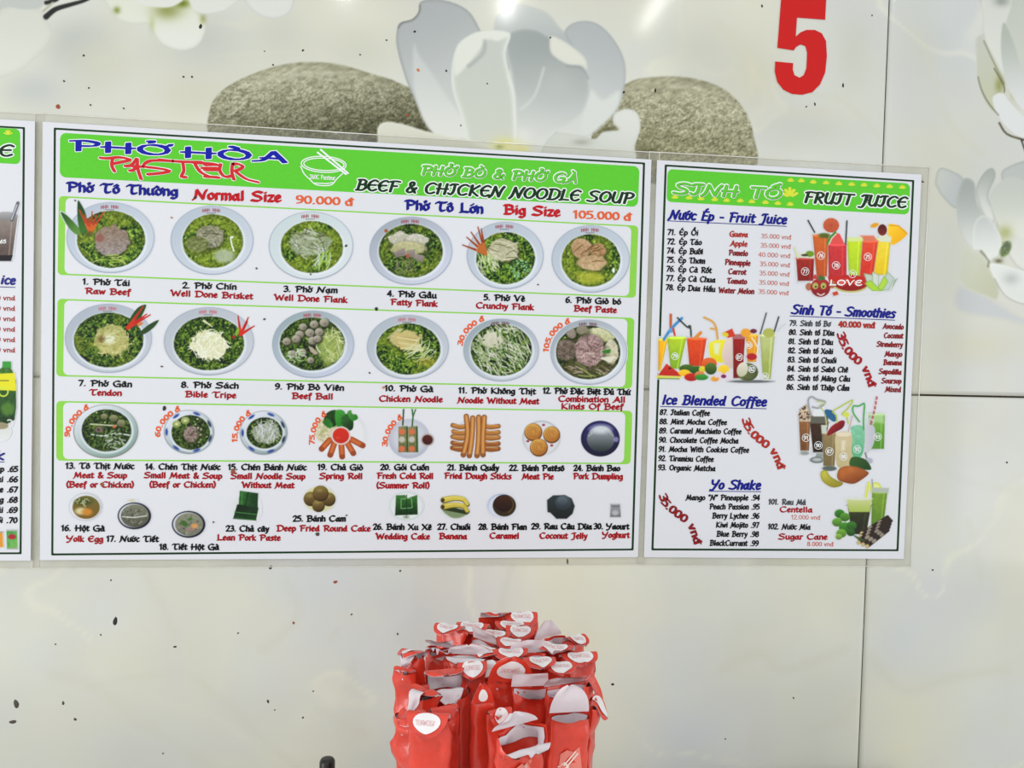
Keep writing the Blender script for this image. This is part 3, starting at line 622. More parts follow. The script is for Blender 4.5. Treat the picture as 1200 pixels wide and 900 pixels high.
# line drawing of a bowl and chopsticks
def ell(cx, cy, rx, ry, a0=0, a1=360, n=20, rot=0):
    c, s = math.cos(rot), math.sin(rot); out = []
    for k in range(n+1):
        a = math.radians(a0+(a1-a0)*k/n); x, y = rx*math.cos(a), ry*math.sin(a); out.append((cx+x*c-y*s, cy+x*s+y*c))
    return out
b = lambda x, y: (350+x/17.3, 170+y/17.3)
o = S('bowl_drawing', [ell(379.3, 192.6, 26.3, 9.4, n=26, rot=.05), ell(379.6, 192.6, 23.6, 7.2, n=24, rot=.05), [b(40,430), b(110,580), b(220,690), b(330,790), b(450,820), b(590,820), b(690,790), b(770,690), b(890,580)], [b(330,770), b(450,775), b(560,780), b(690,760)]], 1.3, 1.2, 0, 'white', B1, 3)
S('chopsticks_drawing', [[b(450,95), b(1000,570)], [b(385,150), b(960,590)]], 2.4, 2.0, 0, 'white', o, 4, smooth=False)
T('260C Pasteur', 363, 209.5, 393, 211, 5.2, 'white', B1, 'fine', 'caption', 4)
T('PHỞ BÒ & PHỞ GÀ', 493, 204, 675, 214, 10.5, 'grass', B1, 'hdr', 'header_text', 4, 'white', 2.5)
T('BEEF & CHICKEN NOODLE SOUP', 417, 222.5, 740, 238.5, 12.5, 'forest', B1, 'hdr', 'header_text', 4, 'white', 2.6)
for a in (('Phở Tô Thường', 78.5,224,208,229.5,10.5,'blue'), ('Normal Size', 227,233,329,236.5,11,'crimson'), ('Phở Tô Lớn',475,245,566,250,10.5,'blue'), ('Big Size',591,250.5,656,253.5,10.5,'crimson')):
    T(*a, B1, 'sub', 'size_heading')
for a in (('90.000 đ',347,238,413,241,9,'orange'), ('105.000 đ',672,255.5,739,258.5,9,'orange')): T(*a, B1, 'num', 'price')
cap = [('1. Phở Tái',97,333,152,335),('2. Phở Chín',214,337.5,277,339.3),('3. Phở Nạm',332.5,341.7,395.5,343.3),('4. Phở Gầu',454,347,511.5,349.5),('5. Phở Vè',567,351.5,615,353.3),('6. Phở Giò bó',663,354.5,727.5,356.7),
 ('7. Phở Gân',92,452,154.5,453.5),('8. Phở Sách',212.5,454,279.5,455.3),('9. Phở Bò Viên',322.5,456,403,457.7),('10. Phở Gà',451,458,507.5,459.3),('11. Phở Không Thịt',537.5,460.5,627.5,462),('12. Phở Đặc Biệt Đủ Thứ',636.5,461,738.5,462.8),
 ('13. Tô Thịt Nước',77,549,157,549.6),('14. Chén Thịt Nước',170.5,550,258,550.6),('15. Chén Bánh Nước',267.5,550.5,359,551),('19. Chả Giò',372.5,550.5,425,551),('20. Gỏi Cuốn',446,550.7,502.5,551),('21. Bánh Quẩy',524.5,551,584.5,551.5),('22. Bánh Patêsô',597,551.5,661,552),('24. Bánh Bao',672.5,551.7,726.5,552),
 ('16. Hột Gà',72,622,122.5,622.5),('17. Nước Tiết',125,634.5,185.5,635),('18. Tiết Hột Gà',187,644,256.5,644.3),('23. Chả cây',265,622.5,315,623),('25. Bánh Cam',343.5,611,405,611),('26. Bánh Xu Xê',437.5,620.5,505.5,621),('27. Chuối',513,620.5,551,620.8),('28. Bánh Flan',561,620.5,617,620.7),('29. Rau Câu Dừa',623,620,693.5,620.3),('30. Yaourt',696,620,737,620.3)]
cap2 = [('Raw Beef',100,344,152.5,345.7),('Well Done Brisket',200,346.5,296,350.5),('Well Done Flank',321.5,351.5,407,354.7),('Fatty Flank',458,357,512.5,359.3),('Crunchy Flank',558,361,625.5,363.3),('Beef Paste',673,364.5,722.5,366.7),
 ('Tendon',105,463,142.5,463.8),('Bible Tripe',217.5,465,276.5,466.5),('Beef Ball',342.5,467,390,468),('Chicken Noodle',444.5,470.3,518.5,471.3),('Noodle Without Meat',536.5,472,631.5,473.5),('Combination All',654.5,470.5,732.5,471.7),('Kinds Of Beef',657.5,479.3,730,480),
 ('Meat & Soup',86.5,560,148.5,560.3),('(Beef or Chicken)',78,571,156.5,571.3),('Small Meat & Soup',169,560,260,561),('(Beef or Chicken)',175.5,571,252.5,571.3),('Small Noodle Soup',270.5,561,357.5,561.5),('Without Meat',283.5,571.5,344.5,572),('Spring Roll',374.5,561,424.5,561.3),('Fresh Cold Roll',442,560.7,507.5,561.2),('(Summer Roll)',441.5,572,503,572.2),
 ('Fried Dough Sticks',521,560.7,599,561.5),('Meat Pie',612,561.5,648.5,561.8),('Pork Dumpling',672,561.2,729.5,561.6),('Yolk Egg',78,634.5,120.5,635),('Lean Pork Paste',254.5,633,328.5,633.5),('Deep Fried Round Cake',324.5,622.3,434,622.6),('Wedding Cake',440.5,631.7,503.5,632),('Banana',515,631.5,547,631.8),('Caramel',574,631,608,631.3),('Coconut Jelly',632.5,631,688,631.3),('Yoghurt',706,630,737.5,630.3)]
for a in cap: T(*a, 6.6, 'black', B1, grow=0.1)
for a in cap2: T(*a, 6.6, 'red', B1, grow=0.08)
for s, p in (('90.000 đ',[(81,512),(84,500),(91.5,489),(104,478.5)]),('60.000 đ',[(187,512),(189.5,501),(198,490),(211,480.5)]),('15.000 đ',[(277.5,518),(279,506),(284.5,494.5),(294,485)]),('75.000 đ',[(368,521),(369,509),(373.5,496),(382.5,486)]),
             ('30.000 đ',[(453.5,523),(455.5,511),(461.5,500),(471.5,490)]),('30.000 đ',[(541.5,405),(545.5,394),(553.5,384),(567.5,375)]),('105.000 đ',[(642,412.5),(645.5,399),(654,387),(668,378)])):
    T(s,0,0,0,0,5.8,'orange',B1,'num','price',layer=6,pts=p,grow=0.25)

# ---------- food pictures
rng = random.Random(4)
GR = [(46,78,24),(80,120,38),(116,156,58),(24,46,16),(30,56,18),(170,190,104)]
def scatter(cv, msk, cx, cy, rx, ry, n, cols, r0=.6, r1=1.2, a=.9):
    for _ in range(n):
        t = rng.random()*6.283; q = math.sqrt(rng.random()); x = cx+rx*q*math.cos(t); y = cy+ry*q*math.sin(t)
        cv.ell(x, y, rng.uniform(r0, r1), rng.uniform(r0, r1)*.8, rng.choice(cols), rot=rng.random()*3, a=a, clip=msk)
def threads(cv, msk, cx, cy, rx, ry, n, cols, L=8, w=.7, ang=None, cur=3):
    for _ in range(n):
        t = rng.random()*6.283; q = math.sqrt(rng.random()); x = cx+rx*q*math.cos(t); y = cy+ry*q*math.sin(t)
        d = rng.uniform(0, 3.14) if ang is None else rng.gauss(ang, .4); l = L*rng.uniform(.5, 1)/2
        dx, dy = math.cos(d)*l, math.sin(d)*l; c = rng.uniform(-cur, cur)
        cv.line([(x-dx, y-dy), (x-dy*c/l*.5, y+dx*c/l*.5), (x+dx, y+dy)], w, rng.choice(cols), smooth=True, clip=msk, a=.9)
def broth(cv, m, cx, cy, rx, ry, yel=0.3, dark=0.0, seed=1):
    X, Y = cv.X, cv.Y
    n = fbm(X/3.2, Y/3.2, seed); n2 = vn(X/1.6, Y/1.6, seed+3); big = fbm(X/17, Y/17, seed+7)
    c = np.zeros(X.shape+(3,))+np.array([76., 112, 34])
    c = c*(1-.0)+(n[..., None]-0.5)*np.array([170, 176, 70]); c += (n2[..., None]-.5)*np.array([96, 96, 50])
    yy = np.clip((big-0.62+yel)*4, 0, 1)[..., None]; c = c*(1-yy*.55)+np.array([160, 172, 50])*yy*.55
    c = c*.82+c.mean(-1, keepdims=True)*.18; c = (c-100)*1.2+90; c *= (1-dark); r = np.sqrt(((X-cx)/rx)**2+((Y-cy)/ry)**2); c *= (1.0-0.16*np.clip((r-.8)*5, 0, 1))[..., None]
    sl = (slice(None), slice(None)); cv.put(sl, m, np.clip(c, 12, 250))
def bowl(x0, x1, y0, y1, ix0, ix1, iy0, iy1, yel=.3, dark=0, seed=1, rim=((178,190,202),(204,212,222)), outline=(140,152,170), pad=3, logo=(150,60,70)):
    cx, cy, rx, ry = (x0+x1)/2, (y0+y1)/2, (x1-x0)/2, (y1-y0)/2
    cv = Cv(x0-pad-9, y0-pad-6, x1+pad+9, y1+pad, 1.45)
    cv.ell(cx, cy, rx, ry, outline, soft=1.1); cv.ell(cx, cy-.3, rx-.8, ry-.8, rim[0], c2=rim[1], gd=(.5, .7), soft=.9)
    jx, jy, jr, js = (ix0+ix1)/2, (iy0+iy1)/2, (ix1-ix0)/2, (iy1-iy0)/2
    cv.ell(jx+.6, jy+1.2, jr+2.2, js+1.8, (226,232,238), a=.7, soft=2)
    m = cv.emask(jx, jy, jr, js, 1.2, .015, seed); broth(cv, m, jx, jy, jr, js, yel, dark, seed)
    cv.jx, cv.jy, cv.jr, cv.js, cv.m = jx, jy, jr, js, m
    scatter(cv, m, jx, jy, jr*.95, js*.95, 60, GR, .6, 1.5)
    if logo:
        lx, ly = cx-1, y0+4.8
        for k in range(7):
            if k == 3: continue
            x = lx-9+k*3; yy = ly+abs(k-3)*.35
            cv.line([(x-.9, yy-1.7), (x-.9, yy+1.7)], .9, logo, a=.85); cv.line([(x+.9, yy-1.7), (x+.9, yy+1.7)], .7, logo, a=.75); cv.line([(x-1, yy), (x+1, yy)], .7, logo, a=.8)
        cv.line([(lx-5, ly+4), (lx+5, ly+4)], 1, (90,70,70), a=.6)
    return cv
def mound(cv, cx, cy, rx, ry, c, c2, seed, nz=40, wob=.18, fx=2.5, fy=2.0, dark=.5):
    m = cv.emask(cx, cy, rx, ry, 1.5, wob, seed)*cv.m
    X, Y = cv.X, cv.Y
    sh = cv.emask(cx+1, cy+2, rx+2, ry+2, 4, wob, seed)*cv.m; cv.put((slice(None), slice(None)), sh, (40,44,20), dark)
    t = np.clip((Y-cy)/ry*.5+.5, 0, 1)[..., None]; col = np.array(c, float)*(1-t)+np.array(c2, float)*t
    col = col+(fbm(X/fx, Y/fy, seed+2)-.5)[..., None]*2*nz+(vn(X*.9, Y*.9, seed+5)-.5)[..., None]*nz*.7
    cv.put((slice(None), slice(None)), m, np.clip(col, 0, 255)); return m
def done(cv, name='bowl_picture', root=None, layer=4): return cv.mesh(name, M_pic, root or B1, YS-1e-4*layer)
def carrot(cv, x, y, tips, col=(206,96,40), c2=(176,52,30), w=3):
    for tx, ty in tips: cv.line([(x, y), (tx, ty)], w*1.3, col, w2=1.2)
    for tx, ty in tips: cv.line([lerp((x, y), (tx, ty), .45), (tx, ty)], 1.8, c2, w2=1)
LG = (40,84,30)
cv = bowl(78,181,237,320,90,170,247,314,.25,.05,1)
mound(cv,131,282,20,18,(138,118,98),(150,140,138),2,26); cv.ell(117,279,5,5,(140,76,64),a=.7,soft=3,clip=cv.m)
threads(cv,cv.m,134,305,20,6,26,[(196,204,120),(160,190,70),(120,160,50)],12,1,0.1)
cv.poly([(71,249),(78,252),(88,262),(95,271),(90,275),(80,266)],LG,(92,140,60),(1,1),smooth=True); cv.poly([(91,236),(95,239),(101,252),(103,270),(95,273),(91,258)],(28,66,26),(60,110,40),(0,1),smooth=True)
carrot(cv,106,273,[(93,246),(99,252),(108,248),(113,252),(122,248),(104,256)]); cv.ell(104,274,6,3,(60,80,26),a=.7,soft=3)
done(cv)
cv = bowl(200,297,241,322,214,285,251,314,.5,0,3)
mound(cv,246,277,16,13,(140,140,112),(150,150,128),4,36); mound(cv,232,286,14,9,(110,118,66),(120,130,76),5,40,dark=.2)
cv.ell(263,300,12,8,(178,190,170),soft=4,a=.8,clip=cv.m); threads(cv,cv.m,246,279,15,10,16,[(80,80,54),(176,176,150)],9,.9,.2)
cv.line([(270,279),(272,288),(274,294)],1.6,(236,240,236)); cv.ell(272,278,2,1.2,(236,240,236)); done(cv)
cv = bowl(315,414,248,328,329,402,259,320,.35,0,6,rim=((196,210,212),(214,222,226)))
m = mound(cv,363,285,24,16,(140,148,116),(150,164,130),7,34,dark=.3); threads(cv,cv.m,364,286,24,17,60,[(176,184,160),(86,92,58),(198,206,190),(120,150,70)],12,1.1,.5)
threads(cv,cv.m,378,305,10,10,24,[(196,212,190),(150,196,70)],14,1,1.9); done(cv)
cv = bowl(433,530,254,334,444,519,262.5,325.5,.35,.12,8,rim=((158,168,178),(206,210,226)))
mound(cv,470,281,13,9,(196,194,176),(186,184,164),9,26,.4); mound(cv,488,282,14,9,(198,196,186),(190,188,160),10,26,.4); mound(cv,478,291,20,8,(186,184,140),(170,168,120),11,22)
for q in (((461,296),(474,290),(476,299),(464,302)),((476,294),(486,292),(487,302),(477,301)),((487,297),(498,300),(495,308),(484,303))): cv.poly([q[0],q[1],q[2],q[3]],(150,140,132),(128,118,110),(0,1),soft=1.2,nz=12)
cv.ell(478,300,2,2.4,(176,84,60),soft=1.5); threads(cv,cv.m,474,312,16,8,30,[(120,124,84),(64,70,40),(150,156,110)],10,1); cv.ell(452.5,270.5,2.2,2.2,(160,92,50)); done(cv)
cv = bowl(547,637,260,339,558,627,272,333,.0,.0,12)
mound(cv,590,293,17,13,(176,174,140),(190,190,158),13,22); threads(cv,cv.m,590,295,15,12,14,[(110,104,64),(214,212,186)],18,1.1,.3)
threads(cv,cv.m,571,309,12,10,46,[(206,214,176),(176,200,110),(224,228,206)],13,.9,1.0); scatter(cv,cv.m,610,315,13,12,60,[(120,180,130),(90,150,90),(160,210,170)],.6,1.3)
carrot(cv,569,297,[(542,287),(547,278),(552,272),(560,266),(564,268)],(190,104,44),(140,50,30),3.4); done(cv)
cv = bowl(646.5,738,264,343,658,726.7,274.5,336,.35,0,14)
mound(cv,681,291,12,12,(188,156,118),(170,136,98),15,30); mound(cv,701,294,9,9,(186,152,108),(160,122,80),16,30); mound(cv,694,308,17,9,(182,152,112),(196,170,130),17,26)
threads(cv,cv.m,690,298,16,12,10,[(110,78,44)],14,1,-.3); cv.ell(690,325,18,7,(190,190,60),soft=5,a=.7,clip=cv.m); cv.ell(719,317,1.5,3,(238,242,236)); done(cv)
cv = bowl(76,178,356,437,86.6,168,366.4,430.5,.1,.14,18,rim=((168,178,190),(192,198,208)),logo=(190,90,100))
mound(cv,131,398,20,18,(160,162,96),(186,180,110),19,34,dark=.2); cv.ell(128,397,7,6,(222,226,200),soft=5,a=.9); cv.ell(119,397,4,4,(100,72,36),soft=4,a=.8); threads(cv,cv.m,132,402,22,18,50,[(196,192,130),(150,160,80),(214,212,160)],11,.9)
cv.poly([(151,377),(160,362),(169,357),(171,360),(163,376),(155,388)],(34,74,28),smooth=True); cv.poly([(165,388),(175,380),(186,375),(180,384),(168,392),(160,392)],(40,70,34),smooth=True)
carrot(cv,150,384,[(168,359),(172,368),(176,369),(165,374)],(200,50,30),(190,30,26),3.6); cv.ell(164,380,4,1.6,(206,120,50),rot=-.5); done(cv)
cv = bowl(192,297.6,360,440,203.7,286,370.5,434,.0,.14,20,rim=((176,184,194),(198,202,210)),logo=(190,90,100))
mound(cv,246,404,20,17,(214,216,176),(222,222,192),21,20,.3); threads(cv,cv.m,246,404,22,18,70,[(228,230,206),(206,208,160),(236,238,222)],12,1.0)
cv.line([(239,376),(249,383)],3,(206,210,170),w2=1); carrot(cv,282,392,[(279,370),(291,372),(298,382),(290,377)],(206,46,30),(176,30,26),3); cv.ell(274,395,2.2,2,(150,50,26)); cv.ell(278,389,2,5,(130,170,50),rot=.3); done(cv)
cv = bowl(319,415,364,443,328,404,372,434,.0,.25,22,rim=((148,166,170),(196,202,220)),logo=(170,60,70))
cv.ell(388,408,16,20,(176,190,110),soft=8,a=.7,clip=cv.m); threads(cv,cv.m,388,405,16,20,44,[(196,206,140),(150,176,80),(214,220,180)],12,1)
for i,(x,y,r) in enumerate(((368,380,5),(355,383,4.5),(363,390,5.2),(374,389,5),(351,392,5),(336,400,4.8),(347,397,5),(366,399,5),(372,397,4.5),(354,413,5),(343,415,5),(364,422,4),(380,378,5.5))):
    cv.ell(x+.8,y+1,r+.8,r+.5,(50,54,36),a=.8,soft=2); cv.ell(x,y,r,r*.9,(184,178,160),c2=(118,112,98),gd=(.6,.8),soft=1.2); cv.ell(x+rng.uniform(-2,2),y+1,1,.8,(90,86,70))
cv.poly([(361,405),(366,407),(373,414),(369,416),(364,412)],(176,160,142),soft=1); threads(cv,cv.m,346,418,12,8,30,[(170,190,150),(120,160,70),(214,222,206)],8,1); done(cv)
cv = bowl(430,526,369,444.6,441,516,379,439,.15,.05,24,rim=((172,182,192),(196,202,210)),logo=(190,90,100))
for q in (((452,397),(466,385),(473,385),(462,396)),): cv.poly(q,(190,190,140),soft=1.5)
mound(cv,475,398,18,10,(196,184,120),(190,178,120),25,16,.3)
for k in range(6): cv.line([(464+k*1.2,392+k*3.2),(488+k*1.5,397+k*3.4-abs(k-2)*1.2)],2.6,(210,198,140) if k%2 else (196,180,116)); cv.line([(464+k*1.2,394.2+k*3.2),(488+k*1.5,399.2+k*3.4-abs(k-2)*1.2)],.8,(140,120,60),a=.8)
threads(cv,cv.m,492,412,16,12,44,[(206,214,176),(176,196,110)],13,.9,2.4); cv.ell(500,424,12,5,(170,160,50),soft=5,a=.6,clip=cv.m); done(cv)
cv = bowl(543,631.6,373.5,447,551.6,623.5,379.7,440.5,-.1,.22,26,rim=((150,164,172),(200,206,216)),logo=(100,60,66))
threads(cv,cv.m,588,410,33,28,210,[(206,210,190),(176,184,150),(222,224,208),(150,170,110)],15,1.0,.9); mound(cv,577,398,12,9,(206,204,184),(196,196,170),27,16,dark=0); scatter(cv,cv.m,588,410,34,28,60,[(40,80,26),(70,120,40),(96,140,60)],.8,1.8); done(cv)
cv = bowl(645,735,374.5,451,651.5,727,381.5,444.5,-.1,.35,28,rim=((158,168,176),(212,216,226)),logo=(100,60,66))
cv.ell(689,432,30,12,(84,76,48),soft=6,a=.8,clip=cv.m); threads(cv,cv.m,692,432,28,10,30,[(120,110,72),(50,46,26),(150,170,90),(170,160,140)],18,1.3,.3)
mound(cv,664,410,12,12,(120,104,92),(96,84,70),29,40); mound(cv,705,392,20,9,(206,206,170),(190,192,140),30,24); mound(cv,716,412,9,14,(206,204,178),(190,184,150),31,30)
mound(cv,691,410,17,19,(162,134,132),(150,124,118),32,44); threads(cv,cv.m,691,410,16,17,40,[(190,162,158),(104,80,78),(206,184,176)],6,1.2); mound(cv,670,391,6,5.5,(160,148,136),(136,124,112),33,14); mound(cv,682,386,7,5.5,(150,144,122),(130,124,104),34,14)
cv.poly([(705,411),(716,409),(715,414),(707,414)],(50,120,40)); cv.poly([(704,419),(722,417),(716,425),(705,421)],(220,216,196)); done(cv)
DR = ((150,160,168),(206,212,226))
cv = bowl(86,162,474,537,95.7,154,479.7,529,-.2,.35,36,rim=((222,226,236),(120,150,140)),outline=(116,110,104),logo=None)
cv.m = cv.m; 
for x,y,r in ((122,488,4),(133,490,4.6),(142,496,5)): cv.ell(x,y,r,r*.85,(150,150,110),c2=(84,86,54),clip=cv.m)
cv.line([(106,497),(136,499)],1.8,(180,186,150)); cv.ell(134,500,2,1.6,(206,96,50)); cv.line([(107,509),(122,511),(135,508),(152,510)],1.5,(206,214,204),smooth=True); threads(cv,cv.m,134,516,12,10,26,[(150,170,140),(190,200,190)],10,1); cv.ell(116,504,5,4,(120,96,90),soft=3); scatter(cv,cv.m,122,515,25,12,50,[(40,64,24),(60,90,36),(20,36,14)],1,2.2); done(cv,'dish_picture')
for (x0,x1,y0,y1,ix0,ix1,iy0,iy1,sd) in ((192,251,480.5,532,201,246,486.5,527,38),(281,337,481.5,533,289,331,489,525.5,40)):
    cv = bowl(x0,x1,y0,y1,ix0,ix1,iy0,iy1,-.1,.38,sd,rim=((226,230,240),(130,150,150)),outline=(120,130,140),logo=None)
    cx,cy,rx,ry = (x0+x1)/2,(y0+y1)/2,(x1-x0)/2,(y1-y0)/2
    for k,a in enumerate((20,70,125,180,235,290,335)):
        a = math.radians(a); x = cx+(rx-3.2)*math.cos(a); y = cy+(ry-3)*math.sin(a)
        cv.ell(x,y,4.2,1.6,(48,74,150) if math.cos(a)<.4 else (40,58,80),rot=a+1.57,soft=1.2,clip=1-cv.m)
    if sd == 38:
        for x,y in ((207,497),(217,493)): cv.ell(x,y,5,4.4,(170,180,120),c2=(120,140,70)); cv.ell(x,y,2,1.6,(206,210,150))
        mound(cv,224,509,9,9,(150,130,126),(120,104,92),39,40); scatter(cv,cv.m,232,505,12,14,30,[(40,70,26),(80,60,50),(190,190,160)],.8,1.6)
    else:
        mound(cv,311,508,16,12,(150,160,140),(130,142,110),41,30,dark=0); threads(cv,cv.m,313,505,14,12,70,[(214,216,222),(184,190,190),(150,160,140)],12,.8)
    done(cv,'dish_picture')
# spring rolls
cv = Cv(362,476,434,540,1.5); cv.ell(399,509,30.5,28.5,(208,212,214),c2=(224,226,230)); cv.ell(399,509,27,25,(222,224,226),soft=3)
m = cv.emask(383,505,13,15,2,.15,3); cv.put((slice(None),slice(None)),m,(206,200,170)); threads(cv,m,383,505,12,14,60,[(226,222,196),(170,160,120),(196,190,150),(150,170,90)],7,.9)
for pts,c in (([(380,488),(386,482),(394,481),(396,492),(392,500),(382,498)],(24,66,22)),([(393,482),(402,481),(406,490),(400,501),(394,498)],(60,150,50)),([(400,490),(410,484),(414,492),(413,503),(404,504)],(40,96,36)),([(407,484),(411,480.5),(413,485),(418,486),(419,491),(412,493)],(70,140,60)),([(378,495),(384,490),(390,498),(386,502)],(40,100,34))): cv.poly(pts,c,(16,50,14) if c[1]<100 else (40,120,34),(1,1),smooth=True,nz=14,ns=2)
for a,b2 in (((386,516),(377,526)),((392,519),(387,533)),((400,521),(401,535)),((407,519),(414,531)),((412,515),(425,522))):
    cv.line([a,b2],7,(150,60,24)); cv.line([a,b2],5,(186,92,44)); cv.line([lerp(a,b2,.1),lerp(a,b2,.9)],1.6,(206,120,66),a=.7); cv.ell(*b2,3,2.6,(130,60,30),a=.7)
cv.ell(399.5,510.5,11.6,10.8,(214,196,190)); cv.ell(399.5,510.5,9.6,9,(206,44,28),c2=(190,40,24)); cv.ell(396,513,3,1.5,(220,80,50),a=.5); done(cv,'dish_picture')
# fresh rolls
cv = Cv(452,478,514,540,1.5); cv.ell(479.5,514,24.5,23.2,(190,194,206),c2=(176,180,194)); cv.ell(479.5,514,19,18,(200,203,212),soft=6)
cv.line([(473,480),(472,498)],1.8,(30,70,30)); cv.line([(483,480),(484,488),(483,500)],1.8,(44,100,40)); cv.line([(487,480),(484,488)],1.5,(44,100,40))
for x in (472.5,484): 
    cv.poly([(x-5.5,500),(x+5.5,499),(x+6,530),(x-5.5,530)],(120,124,84),(96,104,60),(0,1),nz=26,ns=2)
    for dy in (4,13,24): cv.ell(x-1.5,502+dy,3.8,3.6,(206,110,70) if dy != 13 else (190,186,170),soft=2,nz=0) if False else cv.ell(x-1.5,502+dy,3.8,3.6,(206,110,70) if dy != 13 else (190,186,170),soft=2)
    cv.line([(x+4.6,501),(x+5,529)],1.8,(40,80,30))
cv.ell(501,515.4,8,7.6,(176,168,168)); cv.ell(501,515.4,6.2,5.8,(84,30,22),c2=(60,20,16)); done(cv,'dish_picture')
# dough sticks
cv = Cv(525,481,590,540,1.5); cv.ell(556,511,23,22,(206,208,214))
for k in range(5):
    for (xa,xb) in ((530,548),(564,584)):
        y = 499.5+k*6.6+(k%2)*.6; cv.line([(xa+rng.uniform(0,2),y-1),((xa+xb)/2,y+1),(xb,y)],5.6,(130,76,30),smooth=True); cv.line([(xa+1,y-1),((xa+xb)/2,y+.6),(xb,y-.3)],3.8,(178,118,56) if k<3 else (150,86,38),smooth=True); cv.line([(xa+2,y-1.6),(xb-1,y-1)],1,(216,168,104),a=.8)
for (a,m_,b2) in (((546.5,488),(548,510),(543,533)),((554,490),(553,512),(550,534)),((561,489),(561,512),(559,534)),((567.5,489),(566,512),(566,533))):
    cv.line([a,m_,b2],6.4,(126,70,26),smooth=True); cv.line([a,m_,b2],4.4,(190,126,62),smooth=True); cv.line([a,m_,b2],1.2,(222,170,100),smooth=True,a=.8); cv.ell(*b2,3,2,(110,60,26),a=.6)
done(cv,'dish_picture')
# pies
cv = Cv(609,489,661,538,1.5); cv.ell(634.5,513.5,22.6,20.6,(176,182,186),c2=(206,208,210)); cv.ell(634.5,513,20,18.4,(214,216,220),soft=2)
for x,y in ((637,498),(618.5,517),(646.5,522)): cv.ell(x,y,1.8,1.4,(150,60,70))
for x,y,r in ((625,506,10.6),(646.5,509,10),(631.5,524,10.6)):
    cv.ell(x,y+.6,r,r,(110,66,26)); cv.ell(x-.3,y-.3,r-1,r-1.2,(214,168,84),c2=(176,110,42),gd=(.5,.8)); 
    for k in range(3): cv.line(ell(x,y,r-3-k*2.2,r-3.4-k*2.1,k*60,k*60+250,12),.9,(150,90,36),a=.75)
done(cv,'dish_picture')
# dumpling
cv = Cv(677,489,730,539,1.5); cv.ell(703.5,514,22.8,21,(34,32,84),c2=(18,18,40)); cv.ell(703.5,514,20,18.4,(46,44,110),c2=(22,20,46)); cv.ell(704,514.5,16.2,15,(176,182,188),c2=(36,46,48))
for k in range(17):
    a = math.radians(200+k*8.6); a2 = math.pi*(.06+.055*k); x,y = 704-15*math.cos(a2),512-9*math.sin(a2); cv.line([(705,501),(x,y+2)],1.3,(206,212,218) if k%2 else (110,118,122),w2=.8,a=.95)
cv.ell(704,503,11,5,(206,212,218),soft=5,a=.9); cv.ell(722,515,3,3,(150,140,190),soft=2,a=.8); done(cv,'dish_picture')
# bottom row
cv = Cv(78,574,122,614,1.5); cv.ell(100,594,19.3,16.4,(176,180,184)); cv.ell(99.5,594,18.3,15.6,(214,217,222)); cv.ell(101,594.5,16,13.6,(104,100,44),c2=(120,86,30)); cv.ell(98,588,9,4,(60,72,30),soft=4); cv.ell(95,599,7,4,(206,196,150),soft=3); cv.ell(102,600,6,4,(196,130,44),soft=3); threads(cv,cv.emask(101,594,15,13),97,588,9,5,14,[(190,190,140)],5,.8); done(cv,'dish_picture')
for cx,cy,cs in ((157.5,604.5,0),(221,614.5,1)):
    cv = Cv(cx-23,cy-20,cx+23,cy+20,1.5); cv.ell(cx,cy,19.6,15.8,(20,22,42)); cv.ell(cx-.8,cy-.3,17.4,14,(196,200,206)); cv.ell(cx+.6,cy,16.4,13.4,(120,122,104) if not cs else (136,138,118),c2=(76,78,64) if not cs else (110,112,96)); 
    mm = cv.emask(cx+.6,cy,16,13); scatter(cv,mm,cx,cy,15,12,70,[(150,152,136),(70,70,56),(110,112,96)],.6,1.6,.7)
    if cs: cv.ell(cx-5,cy-1,5,3,(60,100,40),soft=2,rot=.6); cv.ell(cx+2,cy-6,3,1.6,(60,110,40),soft=1.5); cv.ell(cx+7,cy+2,4,3,(206,150,90),soft=2); cv.ell(cx+2,cy+6,5,2,(170,120,120),soft=2,a=.6)
    else: cv.line([(cx-14,cy+1),(cx,cy+2),(cx+14,cy)],1.2,(206,210,200)); cv.ell(cx-3,cy-18,4,1.2,(190,190,150),soft=2)
    done(cv,'dish_picture')
cv = Cv(268,572,308,614,1.5); cv.ell(288,596,17,17,(208,212,210),soft=5,a=.6); cv.poly([(281,575),(302.5,578),(302,595),(279.5,592)],(40,100,40),(16,50,18),(1,.3),nz=16,ns=3); cv.poly([(278,591),(303,595),(300,610),(273,608)],(14,34,14),(20,60,22),(0,1),nz=10); cv.line([(275,600),(301,603)],1,(70,130,70)); cv.line([(291,577),(287,594)],1.2,(10,30,12)); cv.line([(284,577),(283,591)],.9,(90,150,80),a=.7); cv.line([(275,607),(300,609.5)],1,(50,100,50)); done(cv,'dish_picture')
cv = Cv(351,564,397,602,1.5); cv.ell(374.5,585,18.8,15,(206,206,160)); 
for x,y,r in ((364,584,8.4),(385,584.5,8),(373,592,7.4),(375.5,577.5,9.2)): cv.ell(x+.3,y+.8,r,r,(44,32,14)); cv.ell(x,y,r-.4,r-.6,(134,116,56),c2=(72,52,22),gd=(.2,1)); cv.ell(x-1,y-3,3,1.8,(160,144,84),soft=3,a=.6)
done(cv,'dish_picture')
cv = Cv(453,573,500,612,1.5); cv.ell(476.3,593,19.8,16.4,(190,206,200)); cv.ell(476.3,593,18.8,15.4,(218,224,224)); cv.poly([(464,580.5),(475,580),(477,584),(489,580),(489.5,603),(463,604)],(50,110,44),(12,44,14),(0,1),nz=16,ns=2.5); cv.line([(470,584.5),(482,584),(483,595),(470,596),(470,584.5)],.9,(120,176,110)); cv.line([(476.5,580),(476.5,604)],.8,(14,44,16)); cv.ell(476,606,3,1.4,(120,140,110),soft=2); done(cv,'dish_picture')
